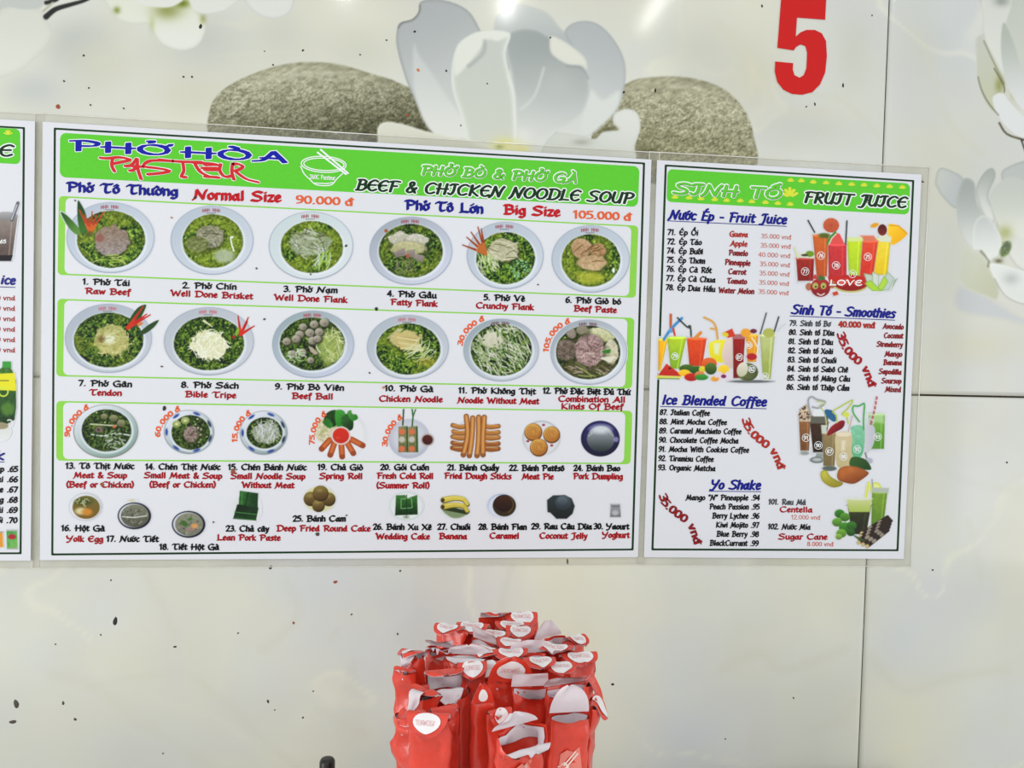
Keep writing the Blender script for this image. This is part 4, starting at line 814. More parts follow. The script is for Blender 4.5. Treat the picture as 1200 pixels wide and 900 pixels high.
cv = Cv(513,577,555,611,1.5); cv.poly([(519,597),(545,597),(548,602),(538,607),(528,606)],(120,140,100),smooth=True,soft=2)
cv.line([(521,595),(535,598),(547,601)],6,(40,52,28),smooth=True,w2=4)
for y,c in ((585.5,(206,190,76)),(593.5,(196,180,70))): cv.line([(520,y+.6),(532,y-1.6),(543,y),(548,y+6)],7.6,(90,80,30),smooth=True,w2=5); cv.line([(520,y),(532,y-2),(543,y-.6),(547.5,y+5)],6.2,c,smooth=True,w2=4); cv.line([(522,y-1.6),(533,y-3.4),(542,y-2)],1.4,(226,214,120),smooth=True,a=.7); cv.ell(519,y+.6,2,2.4,(60,54,26))
done(cv,'dish_picture')
cv = Cv(568,575,610,611,1.5); cv.ell(588,593,17.2,14.6,(166,178,206),c2=(206,212,226)); cv.ell(588.5,593,15.6,13.2,(206,212,226)); cv.ell(591,592.5,13.6,12.8,(30,24,16),c2=(56,44,24)); cv.ell(590,590,10,9.6,(64,36,22),c2=(30,14,10)); cv.line(ell(590,591,11.5,11,-60,60,10),1.2,(110,84,40),a=.7); done(cv,'dish_picture')
cv = Cv(637,577,678,612,1.5); cv.poly([(648,580.5),(662,580),(670,584),(673.6,593),(671,602),(664,608),(652,608),(645,601),(641.5,600),(641,586)],(42,52,56),(24,30,28),(0,1),soft=1.2); cv.ell(660,589,9.5,8.5,(70,84,92),c2=(38,48,52)); cv.ell(659,587,6,5,(92,106,114),c2=(56,66,72),soft=2); done(cv,'dish_picture')
cv = Cv(711,587,731,610,1.5); cv.poly([(715.4,592.5),(727,592.5),(727.6,606),(715,606)],(150,152,156),(110,112,114),(0,1),soft=1.4); cv.poly([(715,590.5),(727,590.5),(725.5,595),(717,595)],(120,122,126),soft=1); cv.line([(716,591),(727,591)],1,(190,192,196)); cv.ell(721,601,4,3,(176,178,182),soft=2); done(cv,'dish_picture')
o = blobs('food_stains', [(66.5+21.5,235,1,1),(142+.5,478.5,0,0)], M_sp[1], B1, YS-.0009)
o['kind'] = 'stuff'
for i, l in {0: [(192.5,478.5,2.2,2.6),(228.5,231.5,1.5,1.6),(441,362,1.6,2.4),(575.5,381.5,1,1.2)], 1: [(405.5,288,1.6,1.4),(364,321.5,1,1),(309.8,374,1.3,1.3),(189.5,429.5,1.3,1),(300.5,314.5,1.2,1.1),(630.5,333.5,.9,1),(433,437,1,1.1),(372,626,2,2.4),(406,604,1,1),(250,612,1,1)], 2: [(119.5,568,2.2,2.2),(273,552.5,2.4,2.6)], 3: [(201,255,1.2,1.1),(449.5,454,1.6,1.4),(467,263,0,0),(400,311,0,0)]}.items():
    blobs('food_stains', l, M_sp[i], B1, YS-.0009)['kind'] = 'stuff'

# ---------------------------------------------------------------- right hand menu: juices
B2 = board('fruit_juice_menu', [(770,187.5),(1080,204.5),(1059,655),(754.5,653)],
           'narrow laminated menu of juices, smoothies and blended coffee, right of the large board', [(779,192.7),(1071.5,211),(1053,646),(763.3,645)])
flat('header_banner', rq([(782.5,198),(1066.7,215),(1065.2,251.5),(781,236.5)], r=6), INK['grass'], B2, 1)
T('SINH TỐ',789,226.5,914,233,12.5,'grass',B2,'hdr','header_text',4,'white',2.6)
T('FRUIT JUICE',941.5,237,1061,243.5,12.5,'forest',B2,'hdr','header_text',4,'white',2.8)
def lotus(x, y, s):
    S('lotus_ornament', [[(x-s*1.5,y+s*.2),(x-s*.6,y+s*.7),(x,y+s*.3)],[(x+s*1.5,y+s*.2),(x+s*.6,y+s*.7),(x,y+s*.3)],[(x-s*.9,y-s*.5),(x,y+s*.6)],[(x+s*.9,y-s*.5),(x,y+s*.6)],[(x,y-s*.9),(x,y+s*.6)]], s*.75, s*.6, 0, 'yellow', B2, 3, False)
for i,(x,y) in enumerate([(791,230.7),(807.5,231.5),(821.5,232.5),(837.5,233.5),(851.5,234.5),(867.5,235),(881,236),(897,237),(911.5,238),(926,239),(926.5,211),(939,211.5),(953,213),(968,214),(983,215),(998,215.7),(1012.5,216.5),(1027.5,217.5),(1042.5,218.3),(1057.5,219.2)]): lotus(x, y, 2.3)
lotus(925.5, 225.5, 5.4)
def H(s, x0, y0, x1, y1, h, ux0, uy0, ux1, uy1, root, ink='blue'):
    o = T(s, x0, y0, x1, y1, h, ink, root, 'head', 'section_heading', grow=.35)
    S('underline', [[(ux0, uy0), (ux1, uy1)]], 1.0, .9, 0, ink, o, 4, False)
H('Nước Ép - Fruit Juice',784,256.5,921,262.5,10.5,782,258.7,921.5,265.2,B2)
H('Sinh Tố - Smoothies',927.5,367.5,1048,372.5,10.5,926,370.2,1048.5,375.2,B2)
H('Ice Blended Coffee',775.5,473.5,897.5,476,10.5,774,476.4,898,479,B2)
H('Yo Shake',832.5,573,890.5,573.6,10.5,831,575.6,891.5,576.2,B2)
for i,(s,x1,y0,y1) in enumerate((('71. Ép Ổi',818,275,276),('72. Ép Táo',822,286,287),('74. Ép Bưởi',823.5,296.7,298),('75. Ép Thơm',826,307.4,309),('76. Ép Cà Rốt',833.5,318,320),('77. Ép Cà Chua',838,328.8,331),('78. Ép Dưa Hấu',838,339.6,342))):
    T(s,782-i*.33,y0,x1,y1,6.4,'black',B2,'lst')
for s,x0,y0,x1,y1 in (('Guava',855,277,876,278),('Apple',855.5,288,875.5,289),('Pomelo',854,299,876,300),('Pineapple',849.5,310,879,311.5),('Carrot',853.5,321,874,322),('Tomato',852,332,875,333),('Water Melon',842,343,883.5,344.5)):
    T(s,x0,y0,x1,y1,6.2,'maroon' if y0 > 290 else 'rust',B2,'lst')
for i in range(7): T('40.000 vnđ' if i == 2 else '35.000 vnđ',892-i*.5-(2 if i==2 else 0),279+i*10.85,927-i*.5,280.6+i*10.9,5.2,'salmon',B2,'fine','price')
for i,(s,x1) in enumerate((('79. Sinh tố Bơ',973),('80. Sinh tố Dừa',977.5),('81. Sinh tố Dâu',976),('82. Sinh tố Xoài',976),('83. Sinh tố Chuối',980),('84. Sinh tố Sabô Chê',993.5),('85. Sinh tố Mãng Cầu',996),('86. Sinh tố Thập Cẩm',995))):
    T(s,925-i*.45,381.5+i*10.7,x1,382.6+i*10.75,6.2,'black' if i else 'faded',B2,'lst')
T('40.000 vnđ',983,383.3,1025,384.6,7,'rust',B2,'num','price')
for s,x0,y0,x1,y1 in (('Avocado',1034.5,385,1058.5,386),('Coconut',1036,396,1058,396.5),('Strawberry',1027.5,406,1057.5,407),('Mango',1037,417.5,1057,418),('Banana',1035.5,427.5,1056.5,428),('Sapodilla',1030,438,1056,439),('Soursop',1033,449,1056,449.5),('Mixed',1037.5,459,1055.5,459.5)):
    T(s,x0,y0,x1,y1,6,'maroon',B2,'lst')
for ink,p in (('red',[(981,391.5),(986.5,407),(997,421),(1008,430),(1013,438),(1018.5,453.5)]),('rust',[(870,491.5),(872.5,500.5),(881.5,513),(898,526.5),(905.5,534),(912,550)]),('maroon',[(772.5,581),(777,592),(789,603.5),(802,613),(808,620),(814,638)])):
    T('35.000 vnđ',0,0,0,0,9.0,ink,B2,'num','price',6,pts=p,grow=.3)
for i,(s,x1) in enumerate((('87. Italian Coffee',831.5),('88. Mint Mocha Coffee',851.5),('89. Caramel Machiato Coffee',868.5),('90. Chocolate Coffee Mocha',865),('91. Mocha With Cookies Coffee',877.5),('92. Tiramisu Coffee',836),('93. Organic Matcha',838))):
    T(s,773.3-i*.35,486+i*10.8,x1,487.2+i*10.8,6.2,'black',B2,'lst')
for i,(s,x0) in enumerate((('Mango "N" Pineapple .94',804),('Peach Passion .95',831.5),('Berry Lychee .96',835),('Kiwi Mojito .97',839),('Blue Berry .98',840),('BlackCurrant .99',832))):
    T(s,x0,586+i*10.65,890-i*.3,586.3+i*10.7,6.2,'black',B2,'lst')
for a in (('101. Rau Má',900.5,591,944,591.6,6.2,'faded','lst'),('Centella',914,600,952,600.4,6.2,'red','cap'),('12.000 vnđ',927.5,608.5,961,609,5,'salmon','fine'),('102. Nước Mía',900,620,949.5,620.6,6.2,'black','lst'),('Sugar Cane',912.5,632,969.5,632.3,6.4,'red','cap'),('8.000 vnđ',946,639.8,976.5,640.2,5,'lightrust','fine')):
    T(*a[:7],B2,a[7])
# ---------- drink pictures
def glass(cv, x0t, x1t, yt, x0b, x1b, yb, c, c2=None, rim=True, foam=None, nz=8):
    cv.poly([(x0t-.8,yt-3),(x1t+.8,yt-3),(x1b+.8,yb+2.2),(x0b-.8,yb+2.2)],(176,184,186),(206,210,212),(1,0),a=.65,soft=1.4)
    cv.poly([(x0t,yt),(x1t,yt),(x1b,yb),(x0b,yb)],c,c2 or c,(0,1),soft=1.2,nz=nz,ns=3,edge=(tuple(v*.72 for v in c),1.6,.45))
    cv.line([lerp((x0t,yt),(x1t,yt),.78),lerp((x0b,yb),(x1b,yb),.78)],1.4,tuple(min(255,v*1.15+20) for v in c),a=.5)
    if rim: cv.ell((x0t+x1t)/2,yt,(x1t-x0t)/2,1.6,tuple(min(255,v*1.1+26) for v in (foam or c)))
def badge(s, x, y, par, r=4.2):
    o = S('number_badge', [ell(x,y,r+.3,r+.3,n=16)], .6, .6, 0, 'white', par, 6, False); T(s,x-2.8,y+2.1,x+2.8,y+2.2,4.3,'white',o,'fine','lettering',7,grow=.25)
cv = Cv(926,252,1066,350,1.5)
cv.ell(1000,336,34,7,(206,206,206),a=.4,soft=5)
cv.poly([(1041,264),(1052,264.5),(1063,274.5),(1044,287)],(252,206,40),(244,180,20),(1,1),smooth=True); cv.line([(1042,264),(1053,264.5),(1063,274)],1.6,(226,160,20))
glass(cv,1028,1044,280,1023,1040,322,(240,214,60),(236,200,30)); cv.poly([(1031,275),(1044,277),(1044,284),(1030,283)],(220,224,200),soft=1.5)
cv.ell(1025,264,5,2.6,(226,160,40),rot=-.3); cv.ell(1034,269.5,5.4,6.6,(74,18,16),c2=(130,40,30))
glass(cv,1010,1029,283,1007,1023,324,(226,74,46),(214,50,36)); cv.poly([(1008,276),(1024,276),(1028,282),(1012,283)],(220,120,90),soft=2)
glass(cv,993,1010.5,281,995,1006.5,328,(196,226,40),(170,206,40)); cv.poly([(994,278),(1010,278),(1010,283),(994,283)],(216,230,150),soft=1.6)
glass(cv,952.5,971,276,957,969,324,(206,100,40),(190,80,36)); cv.line([(947,258.5),(954.5,272)],1.8,(40,44,44)); cv.ell(974,264,9.4,8.6,(206,100,64),c2=(190,84,50),nz=0) if False else cv.ell(974,264,9.4,8.6,(206,100,64),c2=(190,84,50))
for k in range(9): a = k*.7; cv.line([(974,264),(974+8.6*math.cos(a),264+8*math.sin(a))],.8,(170,70,44),a=.6)
cv.ell(966,276,7,3,(70,96,30),a=.9,soft=2)
glass(cv,970.5,992,287,971,992,326,(206,54,56),(190,44,50)); cv.poly([(969.5,286),(978,272),(984,274),(990,286)],(226,80,76)); cv.line([(969.5,286),(973,278),(979,272)],2.6,(70,140,60)); cv.line([(971.5,286),(975,279),(980,274)],1.2,(220,230,200)); cv.line([(992.5,259),(991,286)],1.8,(44,50,54))
glass(cv,933,954,303,935,953,329,(160,40,32),(130,28,26)); cv.poly([(934,296),(954,297),(954,303),(934,302)],(214,218,200),soft=1.4); cv.ell(949,297.5,5,3.6,(110,150,40)); cv.ell(943,299,4,1.4,(70,60,40))
cv.line([(931,290),(935,303)],1.2,(200,210,120))
# heart melon slice and lotus, carved red fruit with ears
cv.ell(997,333,21,10,(190,190,120)); cv.ell(997,331.5,20,9.4,(176,32,26),c2=(140,20,20)); cv.poly([(970,324),(1016,324),(1019,334),(972,332)],(196,38,30),soft=1.4)
cv.poly([(981,330),(985,326.5),(988,329),(992,326.5),(993,331),(987,336)],(222,90,84),soft=1)
cv.ell(948,336,4,4.6,(176,110,80)); cv.ell(975,333.5,4,4.6,(176,110,80)); cv.ell(961.5,337,11.5,11,(176,44,44),c2=(130,24,30)); cv.ell(955.5,335,3.4,3.8,(176,176,90)); cv.ell(965,335,3.4,3.8,(176,176,90)); cv.ell(956,336,1.1,1.1,(30,20,20)); cv.ell(965,336,1.1,1.1,(30,20,20)); cv.line([(958,344),(962,346),(966,344)],1.4,(230,220,210),smooth=True); cv.ell(962,326,5,2.6,(60,110,50)); cv.poly([(951,327),(955,321),(960,327)],(190,60,60))
cv.poly([(975,343),(981,341),(983,345),(977,347)],(196,70,46))
for pts,c in (([(1012,320),(1022,322),(1028,340),(1018,338)],(190,206,190)),([(1022,318),(1030,322),(1030,341),(1022,336)],(206,216,206)),([(1040,318),(1048,326),(1042,340),(1030,341)],(190,204,196)),([(1013,332),(1020,328),(1034,341),(1022,341)],(170,214,60)),([(1036,323),(1041,330),(1034,341),(1028,338)],(176,216,70)),([(1048,328),(1052,326),(1044,340)],(170,186,180))): cv.poly(pts,c,soft=1.2,edge=((90,130,60),.9,.5))
o = done(cv,'drinks_picture',B2)
for s,x,y in (('76',962,299.5),('78',979.7,311),('75',1017,301),('77',943.5,318),('71',999,321)): badge(s,x,y,o)
T('LOVE',972,334,1010,334.5,6,'white',o,'lst','lettering',6)
cv = Cv(764,362,924,452,1.5)
cv.ell(880,447,26,1.8,(90,94,98),a=.9)
glass(cv,771.5,782.5,398,771.5,774,434,(252,186,30),(240,160,20)); cv.line([(786,369),(786,386)],3.2,(190,96,60)); cv.line([(799,373),(786,386),(778,398)],3.4,(70,140,200),smooth=True); cv.ell(787,387,3,3,(90,160,210)); cv.line([(789,385),(791,394)],2.4,(206,60,40)); cv.line([(794,372.5),(805,383),(809,384),(810,395)],2,(46,60,54),smooth=True); cv.ell(808,383,2.2,2.2,(60,70,64))
glass(cv,782,804.5,396,786,796,432,(176,206,44),(130,176,40)); glass(cv,805,828,397,808,823,429,(226,76,30),(206,60,26)); cv.line([(815,396),(821,390)],4,(220,140,60))
cv.line([(825,372),(835,377),(839,384),(841,397)],2.6,(214,160,80),smooth=True); cv.line([(833,385),(840,386)],2.4,(214,160,80))
cv.poly([(834,400),(860,400),(856,418),(846,425),(835,421),(831,412)],(240,228,40),(226,214,40),(0,1),smooth=True); cv.poly([(851,398),(862,398),(861,430),(850,428),(846,414)],(226,206,196),(206,186,180),(1,1),smooth=True); cv.poly([(836,402),(844,402),(842,416),(837,414)],(226,232,190),soft=3)
glass(cv,859,873,396,859.5,870,443,(156,28,26),(120,20,20)); cv.poly([(858,392),(873,391),(873,397),(859,397)],(170,110,110),soft=1.4)
glass(cv,874,888.5,393,876,886,424,(236,164,40),(226,146,30)); cv.ell(874,390,6,5,(236,160,50)); cv.ell(883,388,4,2.6,(110,40,60)); cv.poly([(847,390),(858,385),(862,394),(853,396)],(206,60,40)); cv.ell(850,392,4,2.6,(220,200,50),rot=.3)
glass(cv,890.5,908,393,894,903,444,(190,200,130),(150,166,70)); cv.ell(901,390,7,5.4,(176,180,90)); cv.line([(898,367),(891,391)],1.8,(80,86,96)); cv.line([(912.5,371.5),(907.5,388)],2,(70,76,84)); cv.line([(920,379.5),(909,389)],.8,(190,196,200)); cv.line([(881,396),(888,408),(885,420)],1.8,(236,220,190),smooth=True)
cv.poly([(771,440),(781,426),(797,438),(798,441)],(206,50,40),(190,40,30),(0,1)); cv.line([(770.5,441.5),(798,442)],3,(214,214,90),w2=2); cv.line([(771,443.5),(796,444)],1.2,(90,140,50)); cv.ell(785,431.5,1.4,1.2,(40,20,20))
for x,y,rx,ry,c,c2_ in ((831,426,9,7,(230,110,50),(206,76,34)),(805,432,9,5,(80,116,40),(40,70,24)),(816,434,7,5,(60,110,40),(30,70,24)),(823,433,4,4,(226,216,60),(206,190,40)),(833,432,7,7,(90,126,46),(40,66,24)),(802,437,7,4,(250,206,50),(240,180,30)),(810,442,8,4.6,(206,40,32),(170,26,24)),(820,439,6,4,(226,140,90),(206,90,50)),(822,442,8,3.6,(70,160,60),(40,120,40)),(848,433,6.6,5.4,(250,214,60),(236,190,40)),(838,444,5,3,(236,170,60),(220,150,50))): cv.ell(x,y,rx,ry,c,c2=c2_)
for a in range(6): cv.line([(848,441),(848+9*math.cos(a*1.05),441+5*math.sin(a*1.05))],3,(226,206,220))
cv.ell(848,441,3,2.2,(120,40,80)); cv.ell(881,418,6,4,(176,30,40)); cv.ell(876,436,12.5,10.5,(110,120,70),c2=(80,90,50),gd=(1,.5)); cv.ell(870,433,6.4,8.6,(226,222,206),rot=.3,c2=(190,190,160)); cv.line(ell(878,438,8,7,-40,140,10),1.2,(60,66,36),a=.7)
o = done(cv,'drinks_picture',B2)
for s,x,y in (('79',791,417.5),('81',866.5,418.5),('80',877.5,404.5),('82',881,432.5),('86',896.5,441)): badge(s,x,y,o,3.8)
cv = Cv(932,460,1042,578,1.5)
glass(cv,1018,1037,486,1019,1036,526,(120,176,70),(80,140,40),foam=(170,206,140)); cv.poly([(1019,485),(1036,485),(1036,496),(1019,494)],(176,210,150),soft=3,a=.8)
glass(cv,936,950,486,938,948,528,(150,100,60),(110,70,36)); cv.poly([(936,482),(945,473),(952,484),(949,494),(937,494)],(196,176,150),nz=34,ns=2); scatter(cv,cv.emask(943,485,8,10),943,485,7,9,30,[(70,40,24),(40,24,16)],.7,1.2)
cv.ell(943,531,5.4,2.4,(150,154,150),soft=1.4)
glass(cv,949,971,495,953,966,530,(64,42,26),(40,26,16)); cv.poly([(950,487),(971,487),(970,496),(950,496)],(96,96,84),soft=1.4); cv.poly([(957,531),(964,531),(966,536),(955,536)],(140,150,146)); cv.ell(957.5,539,8.5,3.8,(110,120,116)); cv.ell(957.5,538.6,5.5,2,(176,184,182))
cv.poly([(955,477),(966,478),(966,488),(953,488)],(222,226,228),soft=1.2)
cv.line([(950,486),(947,470),(951,465),(957,468),(967,471),(960,478),(952,477)],2.2,(150,154,162),smooth=True); cv.line([(957,470),(967,472),(960,476),(966,483),(969,500)],1.6,(176,186,130),smooth=True)
cv.poly([(967,480),(977,482),(980,492),(976,494),(968,487)],(40,96,140),smooth=True); 
glass(cv,964,980,508,965,978,546,(140,122,80),(120,104,66)); cv.poly([(962,498),(969,498),(969,508),(963,508)],(196,206,190),soft=1.4); cv.poly([(969,509),(974,500),(985,493),(990,494),(988,501),(980,506),(972,510)],(150,24,34),(110,16,26),(1,1),smooth=True)
cv.ell(972,549,8.5,3,(90,100,94)); 
cv.line([(981,495),(980,487),(976,482),(984,477),(999,469),(994,478),(987,485),(992,488),(994,496)],1.8,(176,190,80),smooth=True); cv.ell(992,486,3.4,3.2,(206,216,80))
cv.line([(999,487),(994,506)],1.4,(190,160,150))
cv.poly([(980,508),(998,508),(1000,530),(997,545),(990,549),(981,546),(979,528)],(206,190,150),(190,176,130),(0,1),smooth=True,nz=5); cv.ell(989,509,9,2.6,(226,214,186)); cv.poly([(986,516),(991,516),(990,528),(986,528)],(232,226,206),soft=3,a=.7)
cv.poly([(1010,499),(1024,499),(1025,515),(1020,528),(1012,532),(1008,520)],(206,206,212),(190,190,200),(1,0),smooth=True); cv.ell(1018,494,7,5,(196,206,206),a=.7,soft=2); cv.line([(1014,531),(1016,538)],2,(120,124,120)); cv.ell(1018,540,5,3.6,(176,176,190))
cv.poly([(997,500),(1012,500),(1013,520),(1010,534),(1003,538),(998,530),(999,514)],(130,196,160),(96,176,130),(0,1),smooth=True,nz=14,ns=3)
cv.line([(1007,494),(1000,484),(1000,476),(1006,476),(1010,474),(1013,474),(1012,490),(1012,503)],2,(70,160,80),smooth=True)
cv.line([(1027.5,465.5),(1025,480),(1020.5,497)],2.4,(176,96,100)); 
for k in range(5): cv.line([(1026.6-k*1.3,469+k*5.6),(1028.2-k*1.3,470+k*5.6)],1.3,(236,220,220))
cv.poly([(998,536),(1008,536),(1016,540),(1021,550),(1010,550),(996,546)],(50,90,36),(30,66,24),(1,1),smooth=True); cv.poly([(981,556),(984,549),(993,546),(1004,547),(1014,551),(1018,555),(1010,562),(1000,567),(988,565),(982,562)],(190,110,50),(140,70,30),(.3,1),smooth=True,nz=8,edge=((110,56,24),2,.4))
cv.poly([(962,553),(968,551),(973,558),(981,563),(988,566),(984,570),(975,571),(966,566),(962,560)],(196,190,70),(150,140,40),(.3,1),smooth=True,edge=((110,104,30),1.4,.5))
o = done(cv,'drinks_picture',B2)
for s,x,y in (('91',944.5,513),('90',959,522),('87',972,529),('88',988.5,535),('92',1004.5,526.5),('93',1028.5,512)): badge(s,x,y,o,4.2)
cv = Cv(972,558,1054,644,1.5)
cv.line([(1013,592),(1018,566)],3,(214,220,80)); cv.ell(1026,572,7,7,(206,214,90)); cv.ell(1026,572,5,5,(226,230,140)); cv.line([(1022,562),(1023,574)],1.6,(150,156,160))
glass(cv,1022,1040,577,1021,1035,618,(120,156,50),(90,130,36)); cv.poly([(1021,571),(1042,572),(1041,578),(1022,577)],(176,186,170),soft=1.4)
glass(cv,993.5,1021,592,998,1015,626,(50,56,26),(34,36,20)); cv.poly([(992,585),(1022,584),(1019.5,600),(995,600)],(196,206,140),(170,190,90),(0,1),soft=1.4); cv.ell(1007,584.5,15,1.8,(214,218,200))
for x,y,r,c in ((984,602,6,(60,140,40)),(990,606,6,(90,160,50)),(981,612,6,(110,176,60)),(990,618,7,(70,150,44)),(998,616,6,(60,130,40)),(986,625,6,(120,180,60)),(997,624,5,(50,110,40)),(983,629,4,(150,200,80))): cv.ell(x,y,r,r*.85,c,c2=tuple(v*.6 for v in c),nz=0) if False else cv.ell(x,y,r,r*.85,c,c2=tuple(v*.6 for v in c))
for k in range(4):
    for j in range(3):
        xa,ya = 1010+j*5-k*1.2, 625+k*3.6+j*2.2; xb,yb = xa+30-j*3, ya-19; cv.line([(xa,ya),(xb,yb)],4.4,(44,32,26)); cv.line([lerp((xa,ya),(xb,yb),.3),lerp((xa,ya),(xb,yb),.36)],4,(150,140,124)); cv.line([lerp((xa,ya),(xb,yb),.68),lerp((xa,ya),(xb,yb),.73)],4,(140,130,116)); cv.ell(xa,ya,2.3,2.3,(196,176,120))
for k in range(4): cv.line([(1000+k*2.4,627+k),(1008+k*2,634)],1,(60,80,40))
done(cv,'drinks_picture',B2)

# ---------------------------------------------------------------- left menu, only its right strip is in view
zt_, zb_ = W((41,142))[0], W((36,657))[0]; xL = zt_[0]-0.42
pTL = [float(v) for v in PX(xL, zt_[2])]; pBL = [float(v) for v in PX(xL, zb_[2])]
pb = [float(v) for v in PX(xL+.012, zt_[2]-.008)]; pc = [float(v) for v in PX(xL+.012, zb_[2]+.009)]
B3 = board('drinks_menu', [pTL,(41,142),(36,657),pBL], 'laminated drinks menu cut off by the left edge of the picture', [pb,(29.3,149),(25.3,649.5),pc])
lf = [float(v) for v in PX(xL+.018, zt_[2]-.014)]; lg = [float(v) for v in PX(xL+.018, zt_[2]-.055)]
flat('header_banner', rq([lf,(23.5,151),(24,192.5),lg], r=6), INK['grass'], B3, 1)
T('E',-2,182.5,14,183,13,'forest',B3,'hdr','header_text',4,'white',2.8)
lx = [(9.5,156)]; S('lotus_ornament',[[(5,156),(9.5,157.5),(14,156)],[(7,153.5),(9.5,157)],[(12,153.5),(9.5,157)],[(9.5,152.5),(9.5,157)]],1.8,1.5,0,'yellow',B3,3,False)
H('ice',0.5,332.5,17,333.3,10,-6,336,17.5,336.8,B3,'navy')
for i in range(6): T('0 vnd',-4,351.5+i*12.2,17.5,352+i*12.2,5.4,'rust',B3,'fine','price',grow=.3)
H('k',-6,538.5,4.5,538.7,11,-8,541.3,4.8,541.5,B3,'navy')
for i,(s,x0) in enumerate((('ap .65',-1),('ai .66',0),('ge .67',-1.5),('ng .68',-1.5),('ải .69',0),('ỗi .70',0))): T(s,x0-4,552.7+i*12,20.5-i*.15,552.9+i*12,6.4,'black',B3,'lst',grow=.2)
cv = Cv(-16,230,26,312,1.5); glass(cv,-8,20.5,254,-4,14.5,300,(140,130,122),(90,76,70)); cv.ell(7,253,14,5,(170,170,172),c2=(130,128,128)); cv.line([(21,238),(14,258)],4,(96,100,108)); cv.line([(20,240),(13.5,257)],1.2,(200,204,210)); cv.poly([(-4,299),(15,299),(13,306),(-3,306)],(30,26,28)); o = done(cv,'drink_picture',B3); T('65',0,285,7,285,4,'white',o,'lst','lettering',6)
cv = Cv(-10,420,26,520,1.5); cv.poly([(-3,446),(-1,433),(3,430),(12,430),(16,437),(19,447),(19,478),(17,492),(8,497),(-3,497)],(60,110,40),(24,60,26),(0,1),soft=1.2,nz=24,ns=3); cv.poly([(-4,438),(17,437),(19,452),(19,458),(-4,457)],(226,220,40),soft=1.2); cv.line([(-2,446),(10,446)],.9,(60,70,40)); cv.poly([(3,423.5),(13,423.5),(13.5,431),(2.5,431)],(60,150,60),soft=1); cv.line(ell(4,459,5.4,5.4,n=12),1.6,(206,224,70)); cv.ell(9,479,8,8,(120,170,60),a=.5,soft=5); cv.ell(0,506,13,11,(206,210,206),c2=(222,224,222)); cv.ell(1,499,9,4,(150,140,110)); cv.line(ell(11,496,4,4,-120,100,8),1.6,(216,218,214)); done(cv,'drink_picture',B3)
cv = Cv(-6,616,26,648,1.5); cv.poly([(-4,624),(3,623.5),(4,641),(-4,642)],(220,150,50)); cv.line([(-4,623.5),(3,623.5)],1.6,(150,150,150)); cv.poly([(7.5,622),(20,622),(21,642),(8,643)],(70,150,70),(120,180,90),(1,1),nz=20,ns=3); cv.line([(8,621.5),(20,621.5)],1.8,(170,176,172)); cv.line([(8.5,643),(20.5,643)],1.4,(150,156,152)); cv.ell(14,629,4.6,3,(170,40,50)); done(cv,'drink_picture',B3)

# ---------------------------------------------------------------- table, holder, packets, bottle
M_steel = mat('brushed_steel', (176, 178, 180), 0.3, 0.05, 200.0); M_steel.node_tree.nodes['Principled BSDF'].inputs['Metallic'].default_value = 0.9
TZ = 0.75
tb = empty('dining_table', (0.0, -0.42, 0.0), 'pale topped table standing against the tiled wall', 'table')
box('tabletop', (-0.75, -0.78, TZ-0.03), (0.75, -0.02, TZ), mat('pale_laminate', (228, 226, 220), 0.4), tb)  # unseen top, made pale to bounce light onto the lower wall and packets
for x in (-0.70, 0.66):
    for y in (-0.74, -0.10): box('leg', (x, y, 0), (x+0.04, y+0.04, TZ-0.03), M_steel, tb)
box('floor', (-2.7, -4.0, -0.05), (3.3, 0.1, 0.0), mat('floor_tile', (205, 202, 196), 0.4, 0.06))['kind'] = 'structure'

